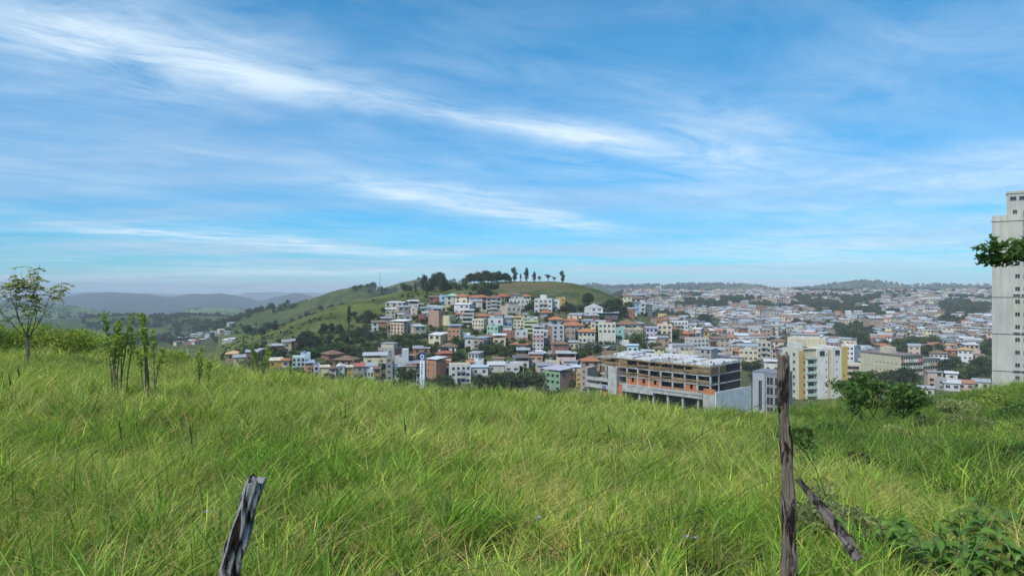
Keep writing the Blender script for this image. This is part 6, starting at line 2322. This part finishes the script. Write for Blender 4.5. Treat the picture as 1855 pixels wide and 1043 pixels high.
leaf_bush(1545, 6.6, 1.1, .45, 2600, .035, M_LEAF_O, 'dry tangled weed clump behind the broken post', 43)
leaf_bush(1480, 7.4, .9, .5, 1400, .035, M_LEAF_O, 'thin tangled weed right of the tall fence post', 44)


for i_, (px_, Y_, w_, h_, m_, lb_) in enumerate((
        (1500, 27, 1.6, .7, M_LEAF_N, 'low green bush on the bank left of the spreading tree foot'), (1560, 24, 1.8, .6, M_LEAF_M, 'dark green bush on the bank below the spreading tree'),
        (1625, 27, 1.5, .6, M_LEAF_O, 'dry olive bush on the bank below the spreading tree'), (1670, 30, 2.0, .8, M_LEAF_M, 'dark bush right of the dry olive bush'),
        (1705, 24, 1.6, .6, M_LEAF_N, 'green bush in the middle of the bank'), (1770, 30, 2.2, .9, M_LEAF_O, 'wide brownish bush high on the bank'),
        (1790, 21, 1.7, .7, M_LEAF_M, 'dark green bush low on the bank near the edge'), (1835, 27, 2.0, .9, M_LEAF_Y, 'yellow-green bush high on the bank at the picture edge'),
        (1848, 17, 1.4, .8, M_LEAF_M, 'dark green bush low at the right picture edge'), (1690, 17, 1.3, .5, M_LEAF_Y, 'small yellow-green bush at the bottom of the dip'),
        (1560, 18.5, 1.2, .5, M_LEAF_M, 'small dark bush at the bottom of the dip'), (1720, 33, 2.2, .7, M_LEAF_Y, 'yellow-green bush near the top of the bank'))):
    leaf_bush(px_, Y_, w_, h_, 1900, .075, m_, lb_, 200 + i_)


def broad_leaf_mesh():
    mb = MB()
    n = 6
    for s in (-1, 1):
        for k in range(n):
            t0, t1 = k / n, (k + 1) / n
            w = lambda t: .36 * math.sin(math.pi * min(1, t * 1.02)) ** .8 * (1.1 - .5 * t)
            zf = lambda t: .10 * math.sin(t * 3.0) - .16 * t * t
            p = [(0, t0, zf(t0)), (s * w(t0), t0, zf(t0) + w(t0) * .35), (s * w(t1), t1, zf(t1) + w(t1) * .35), (0, t1, zf(t1))]
            mb.poly(p if s > 0 else p[::-1])
    me = mb.mesh('leaf', M_LEAF_B, True)
    a = me.color_attributes.new('col', 'FLOAT_COLOR', 'POINT')
    a.data.foreach_set('color', np.ones(len(me.vertices) * 4, np.float32))
    return me


ME_LEAF = broad_leaf_mesh()


def broad_plant(px, Y, w, h, n, label, seed):
    x, y, z = at_px(px, Y)
    o = empty('broadleaf_plant', (x, y, z))
    tag(o, label, 'plant')
    rnd = random.Random(seed)
    mb = MB()
    for k in range(n // 9):
        a = rnd.uniform(0, 6.28)
        r = w / 2 * rnd.uniform(.2, 1)
        top = Vector((math.cos(a) * r, math.sin(a) * r * .8, h * rnd.uniform(.5, 1)))
        pts = [Vector((top.x * .2, top.y * .2, -.05)), Vector((top.x * .6, top.y * .6, top.z * .6)), top]
        mb.tube(pts, [.008, .006, .003], 5, cap=False)
        for j in range(9):
            t = rnd.uniform(.25, 1.05)
            c = pts[0].lerp(pts[1], t * 2) if t < .5 else pts[1].lerp(pts[2], min(1, t * 2 - 1))
            s = rnd.uniform(.07, .15)
            link('leaf', ME_LEAF, o, c, (rnd.uniform(-.7, .35), rnd.uniform(-.4, .4), rnd.uniform(0, 6.28)), (s, s, s))
    mb.build('stem', M_TWIG, o)


broad_plant(1690, 5.3, 1.1, .62, 230, 'broad-leaved green plant filling the lower right corner', 51)
broad_plant(1600, 6.0, .9, .52, 150, 'broad-leaved weed between broken post and corner plant', 52)
broad_plant(1800, 5.6, .9, .60, 190, 'broad-leaved plant right of the big corner plant', 53)
broad_plant(1850, 7.4, .9, .60, 110, 'broad-leaved weed at the right edge beyond the pale grass', 54)
broad_plant(1475, 11.0, .8, .75, 90, 'climbing leafy weed right of the tall fence post', 55)
broad_plant(1755, 6.8, .9, .50, 140, 'broad-leaved weed behind the big corner plant', 56)


def overhang():
    """tree standing just outside the frame whose branch hangs into the picture"""
    Y = 15.0
    x, y, z = at_px(2010, Y)
    o = empty('overhanging_tree', (x, y, z))
    tag(o, 'leafy branch of a tree hanging in from the right over the tower', 'tree')
    rnd = random.Random(5)
    mb = MB()
    tips = []
    top = Vector((0, 0, 4.1))
    mb.tube([(0, 0, -.4), (.1, 0, 1.5), (0, .1, 3.0), (-.2, 0, 4.6)], [.2, .16, .13, .08], 8)
    zt = EYE - (465 - CY) / F * Y - z
    tx = U(1835) * Y - x
    mb.tube([(0, .1, 3.0), (tx * .5, 0, zt - .25), (tx, -.1, zt - .05)], [.09, .06, .035], 6, cap=False)
    for k in range(7):
        t = .72 + k * .06
        p = Vector((tx * t, -.1 * t, zt - .22 + .2 * t))
        grow(mb, p, (-.9, rnd.uniform(-.8, .8), rnd.uniform(-.25, .55)), .30, .016, 2, tips, rnd, (2, 3), .6, -.05, 3, .003)
    for k in range(10):
        a = rnd.uniform(-1.2, 1.6)
        grow(mb, (-.1, 0, 3.6 + rnd.random()), (math.cos(a), math.sin(a), rnd.uniform(.2, 1)), .8, .04, 2, tips, rnd, (2, 3), .6, .1, 3, .004)
    mb.build('trunk', M_BARK, o)
    rg = np.random.default_rng(5)
    C = []
    for pts, v in tips:
        for p in pts[1:]:
            C.append(np.array(p) + rg.normal(0, 1, (5, 3)) * np.array([.07, .07, .04]))
    C = np.vstack(C)
    V, Q = quads_at(C, np.full(len(C), .075), rg, .45, 2.2)
    col = np.repeat(rg.uniform(.6, 1.3, len(C)), 4)[:, None] * np.array([1.0, 1.0, 1.0])
    link('crown', np_mesh('crown', V, Q, M_LEAF_N, col), o)


overhang()


# ------------------------------------------------------------------ fence
def weathered_wood(name, grey, seed):
    mt, nt, out = new_mat(name)
    tc = node(nt, 'ShaderNodeTexCoord')
    mp = node(nt, 'ShaderNodeMapping')
    mp.inputs['Scale'].default_value = (44, 44, 2.6)
    mp.inputs['Location'].default_value = (seed, seed * 2, 0)
    nt.links.new(tc.outputs['Object'], mp.inputs[0])
    fine = noise(nt, mp.outputs[0], 2.6, 6, .7)
    mp2 = node(nt, 'ShaderNodeMapping')
    mp2.inputs['Scale'].default_value = (24, 24, 4.2)
    mp2.inputs['Location'].default_value = (seed * 3, 0, seed)
    nt.links.new(tc.outputs['Object'], mp2.inputs[0])
    blot = noise(nt, mp2.outputs[0], 1.0, 5, .65, .6)
    col = mix_c(nt, ramp(nt, fine, [(.30, 0), (.70, 1)]), tuple(g * .6 for g in grey), grey)
    col = mix_c(nt, ramp(nt, blot, [(.50, 0), (.57, 1)]), col, (.022, .017, .014))
    n3 = noise(nt, mp2.outputs[0], 2.7, 4, .6)
    col = mix_c(nt, ramp(nt, n3, [(.62, 0), (.68, .8)]), col, (.34, .20, .10))
    b = principled(nt, out, col, .9, .12)
    bp = node(nt, 'ShaderNodeBump')
    bp.inputs['Strength'].default_value = .9
    bp.inputs['Distance'].default_value = .012
    nt.links.new(math_n(nt, 'SUBTRACT', fine, math_n(nt, 'MULTIPLY', ramp(nt, blot, [(.50, 0), (.57, 1)]), .8)), bp.inputs['Height'])
    nt.links.new(bp.outputs[0], b.inputs['Normal'])
    return mt


def rough_post(name, pts, rads, mat, label, group, seed, n=18, jag=.05):
    """split, rotten fence post: fluted section, splintered top"""
    rnd = random.Random(seed)
    base = Vector(pts[0])
    o = empty(name, base)
    tag(o, label, 'fence post', group)
    P_ = [Vector(p) - base for p in pts]
    # resample
    fine, fr = [], []
    for i in range(len(P_) - 1):
        for k in range(9):
            t = k / 9
            fine.append(P_[i].lerp(P_[i + 1], t))
            fr.append(rads[i] * (1 - t) + rads[i + 1] * t)
    fine.append(P_[-1]); fr.append(rads[-1])
    flute = [rnd.uniform(.68, 1.15) for _ in range(n)]
    ph = [rnd.uniform(0, 6.28) for _ in range(n)]
    V, Fc = [], []
    ax = (fine[-1] - fine[0]).normalized()
    s = ax.cross(Vector((0, 1, 0))).normalized()
    t = s.cross(ax)
    for k, p in enumerate(fine):
        for j in range(n):
            a = 2 * math.pi * j / n
            r = fr[k] * flute[j] * (1 + .10 * math.sin(k * .55 + ph[j]) + rnd.uniform(-.04, .04))
            off = ax * 0
            if k == len(fine) - 1:
                off = ax * (rnd.uniform(-1, 1) * jag)
            V.append(p + s * (r * math.cos(a)) + t * (r * math.sin(a)) + off)
    m = len(fine)
    for k in range(m - 1):
        for j in range(n):
            j2 = (j + 1) % n
            Fc.append((k * n + j, k * n + j2, (k + 1) * n + j2, (k + 1) * n + j))
    c = len(V)
    V.append(fine[-1] - ax * jag * .8)
    for j in range(n):
        Fc.append(((m - 1) * n + j, (m - 1) * n + (j + 1) % n, c))
    me = bpy.data.meshes.new('timber')
    me.from_pydata([tuple(v) for v in V], [], Fc)
    me.materials.append(mat)
    me.update()
    link('timber', me, o)
    return o


PY = 4.2
pp = lambda px, py, Y: Vector(P3(px, py, Y))
GF = 'old wooden fence posts'
M_W1 = weathered_wood('weathered_post_brown', (.27, .215, .175), 1.3)
M_W2 = weathered_wood('weathered_post_grey', (.40, .38, .385), 4.1)
M_W3 = weathered_wood('weathered_post_pale', (.22, .195, .18), 7.7)
post = rough_post('fence_post', [pp(1427, 1090, PY), pp(1428, 1000, PY), pp(1427, 900, PY), pp(1424, 820, PY), pp(1418, 740, PY), pp(1418, 644, PY)],
                  [.050, .046, .040, .036, .033, .037], M_W1, 'tall upright rotten fence post with black hollows', GF, 3, jag=.012)
rough_post('fence_post', [pp(396, 1110, 2.7), pp(420, 1010, 2.7), pp(444, 930, 2.7), pp(463, 866, 2.7)], [.046, .042, .037, .034], M_W2,
           'leaning grey broken fence post with splintered charred top', GF, 5, jag=.018)
rough_post('fence_post', [pp(1556, 1012, 4.05), pp(1520, 958, 4.2), pp(1484, 912, 4.3), pp(1446, 868, 4.35)], [.034, .038, .031, .019], M_W3,
           'fallen fence post propped slanting in the grass beside the upright one', GF, 7, jag=.02)

M_WIRE = rough_mat('rusty_wire', (.10, .055, .035), (.05, .035, .03), 30, .8, .3)


def wire(pts, label, barbs=True, r=.0014):
    """sagging strand with twisted barbs"""
    pts = [Vector(p) for p in pts]
    base = pts[0]
    o = empty('barbed_wire', base)
    tag(o, label, 'wire', 'strands of the old barbed wire')
    sm = []
    for i in range(len(pts) - 1):
        a, b = pts[max(0, i - 1)], pts[min(len(pts) - 1, i + 2)]
        for k in range(8):
            t = k / 8
            p1, p2 = pts[i], pts[i + 1]
            q = .5 * ((2 * p1) + (p2 - a) * t + (2 * a - 5 * p1 + 4 * p2 - b) * t * t + (3 * p1 - a - 3 * p2 + b) * t ** 3)
            sm.append(q - base)
    sm.append(pts[-1] - base)
    MB().tube(sm, [r] * len(sm), 5).build('strand', M_WIRE, o)
    if barbs:
        acc, rnd = 0, random.Random(2)
        for i in range(1, len(sm)):
            acc += (sm[i] - sm[i - 1]).length
            if acc > .14:
                acc = 0
                c = sm[i]
                b = MB()
                for _ in range(2):
                    v = Vector((rnd.uniform(-1, 1), rnd.uniform(-1, 1), rnd.uniform(-1, 1))).normalized() * .016
                    b.bar(c - v, c + v, r * .9)
                b.build('barb', M_WIRE, o)


yw = lambda px: np.interp(px, [430, 1420], [2.7, 4.18])
wire([pp(px, py, float(yw(px)) - .0) for px, py in ((1408, 719), (1326, 756), (1273, 786), (1203, 829), (1111, 880), (969, 942), (862, 988), (732, 1034), (560, 1095), (432, 1120))],
     'upper strand of rusty barbed wire falling from the upright post')
wire([pp(px, py, float(yw(px))) for px, py in ((1416, 864), (1371, 878), (1321, 905), (1266, 926), (1134, 961), (981, 1002), (797, 1042), (620, 1085), (420, 1140))],
     'lower strand of rusty barbed wire falling from the upright post')
wire([pp(1436, 842, 4.2), pp(1460, 880, 4.6), pp(1482, 918, 5.0), pp(1500, 965, 5.3)], 'short loose wire hanging right of the upright post', False)
wire([pp(1436, 800, 4.2), pp(1452, 812, 4.8), pp(1478, 850, 5.6), pp(1498, 905, 6.2)], 'thin bent wire curving down behind the broken post', False, .003)

# ------------------------------------------------------------------ small growth in the grass
M_PETAL = rough_mat('petal', (.36, .26, .56), (.46, .36, .64), 20, .6)
M_SEED = rough_mat('seed_head', (.030, .020, .016), (.05, .035, .025), 30, .9)


def on_grass(px, py, up=.5):
    """a spot of the field so that something `up` metres above the soil shows at the pixel"""
    Ys = np.linspace(2.2, 40, 2000)
    zr = EYE - (py - CY) / F * Ys
    hit = np.nonzero(H(U(px) * Ys, Ys) + up >= zr)[0]
    Y = Ys[hit[0]] if len(hit) else 20.0
    x = U(px) * Y
    return x, Y, gz(x, Y)


FL = [(1185, 806, 'pale purple flower in the grass below the building site'), (975, 938, 'pale purple flower beside the wire in the front grass'),
      (1243, 972, 'left one of two violet flowers left of the upright post'), (1258, 974, 'right one of two violet flowers left of the upright post'), (372, 928, 'small pale violet flower left of the leaning post')]
for px_, py_, lb in FL:
    x_, y_, z_ = on_grass(px_, py_, .42)
    o = empty('flower', (x_, y_, z_))
    tag(o, lb, 'flower', 'purple flowers in the grass')
    MB().tube([(0, 0, 0), (.01, 0, .3), (0, 0, .42)], [.0025, .002, .0015], 4).build('stem', M_LEAF_B, o)
    for k in range(5):
        a = 2 * math.pi * k / 5
        s = .015 * (y_ / 4) ** .5
        mb = MB()
        c, n_ = math.cos(a), math.sin(a)
        mb.poly([(0, 0, .42), (c * s - n_ * s * .45, n_ * s * .7, .42 + s * .5 + c * .004), (c * s * 1.5, n_ * s, .42 + s * .35), (c * s + n_ * s * .45, n_ * s * .9, .42 + s * .2)])
        mb.build('petal', M_PETAL, o)
SH = [(734, 762, .055, 'tallest black seed head in the middle of the field'), (347, 778, .05, 'black seed head left of the brownish grass tuft'), (219, 768, .035, 'short black seed head at the left of the field'),
      (1074, 757, .03, 'small dark seed head below the building site'), (1103, 768, .04, 'dark seed head right of a smaller one below the building site'),
      (34, 668, .05, 'dark seed head near the left picture edge'), (18, 680, .04, 'lower dark seed head at the left picture edge'), (416, 668, .04, 'black speck-like seed head on the crest before the sheds')]
for px_, py_, s_, lb in SH:
    x_, y_, z_ = on_grass(px_, py_, .62)
    o = empty('seed_stalk', (x_, y_, z_))
    tag(o, lb, 'seed head', 'dark seed heads above the grass')
    k = y_ / 9
    MB().tube([(0, 0, 0), (.02, 0, .35), (0, 0, .55)], [.004, .003, .003], 4).build('stem', M_TWIG, o)
    MB().tube([(0, 0, .46), (.004, 0, .54), (-.012, 0, .58), (-.02, 0, .66)], [.008 * k, s_ * .2 * k, s_ * .18 * k, .004], 6, jit=.3).build('seed_head', M_SEED, o)

# ------------------------------------------------------------------ haze
def build_haze():
    mt, nt, out = new_mat('haze')
    pv = node(nt, 'ShaderNodeVolumePrincipled')
    pv.inputs['Color'].default_value = (0.84, 0.92, 1.0, 1)
    pv.inputs['Density'].default_value = 0.00015
    pv.inputs['Anisotropy'].default_value = -0.25
    nt.links.new(pv.outputs[0], out.inputs['Volume'])
    mb = MB().box(-12500, 12500, -12500, 12500, -420, 60)
    o = mb.build('haze', mt)
    tag(o, 'pale blue haze filling the air over the valley', 'haze', kind='stuff')


build_haze()
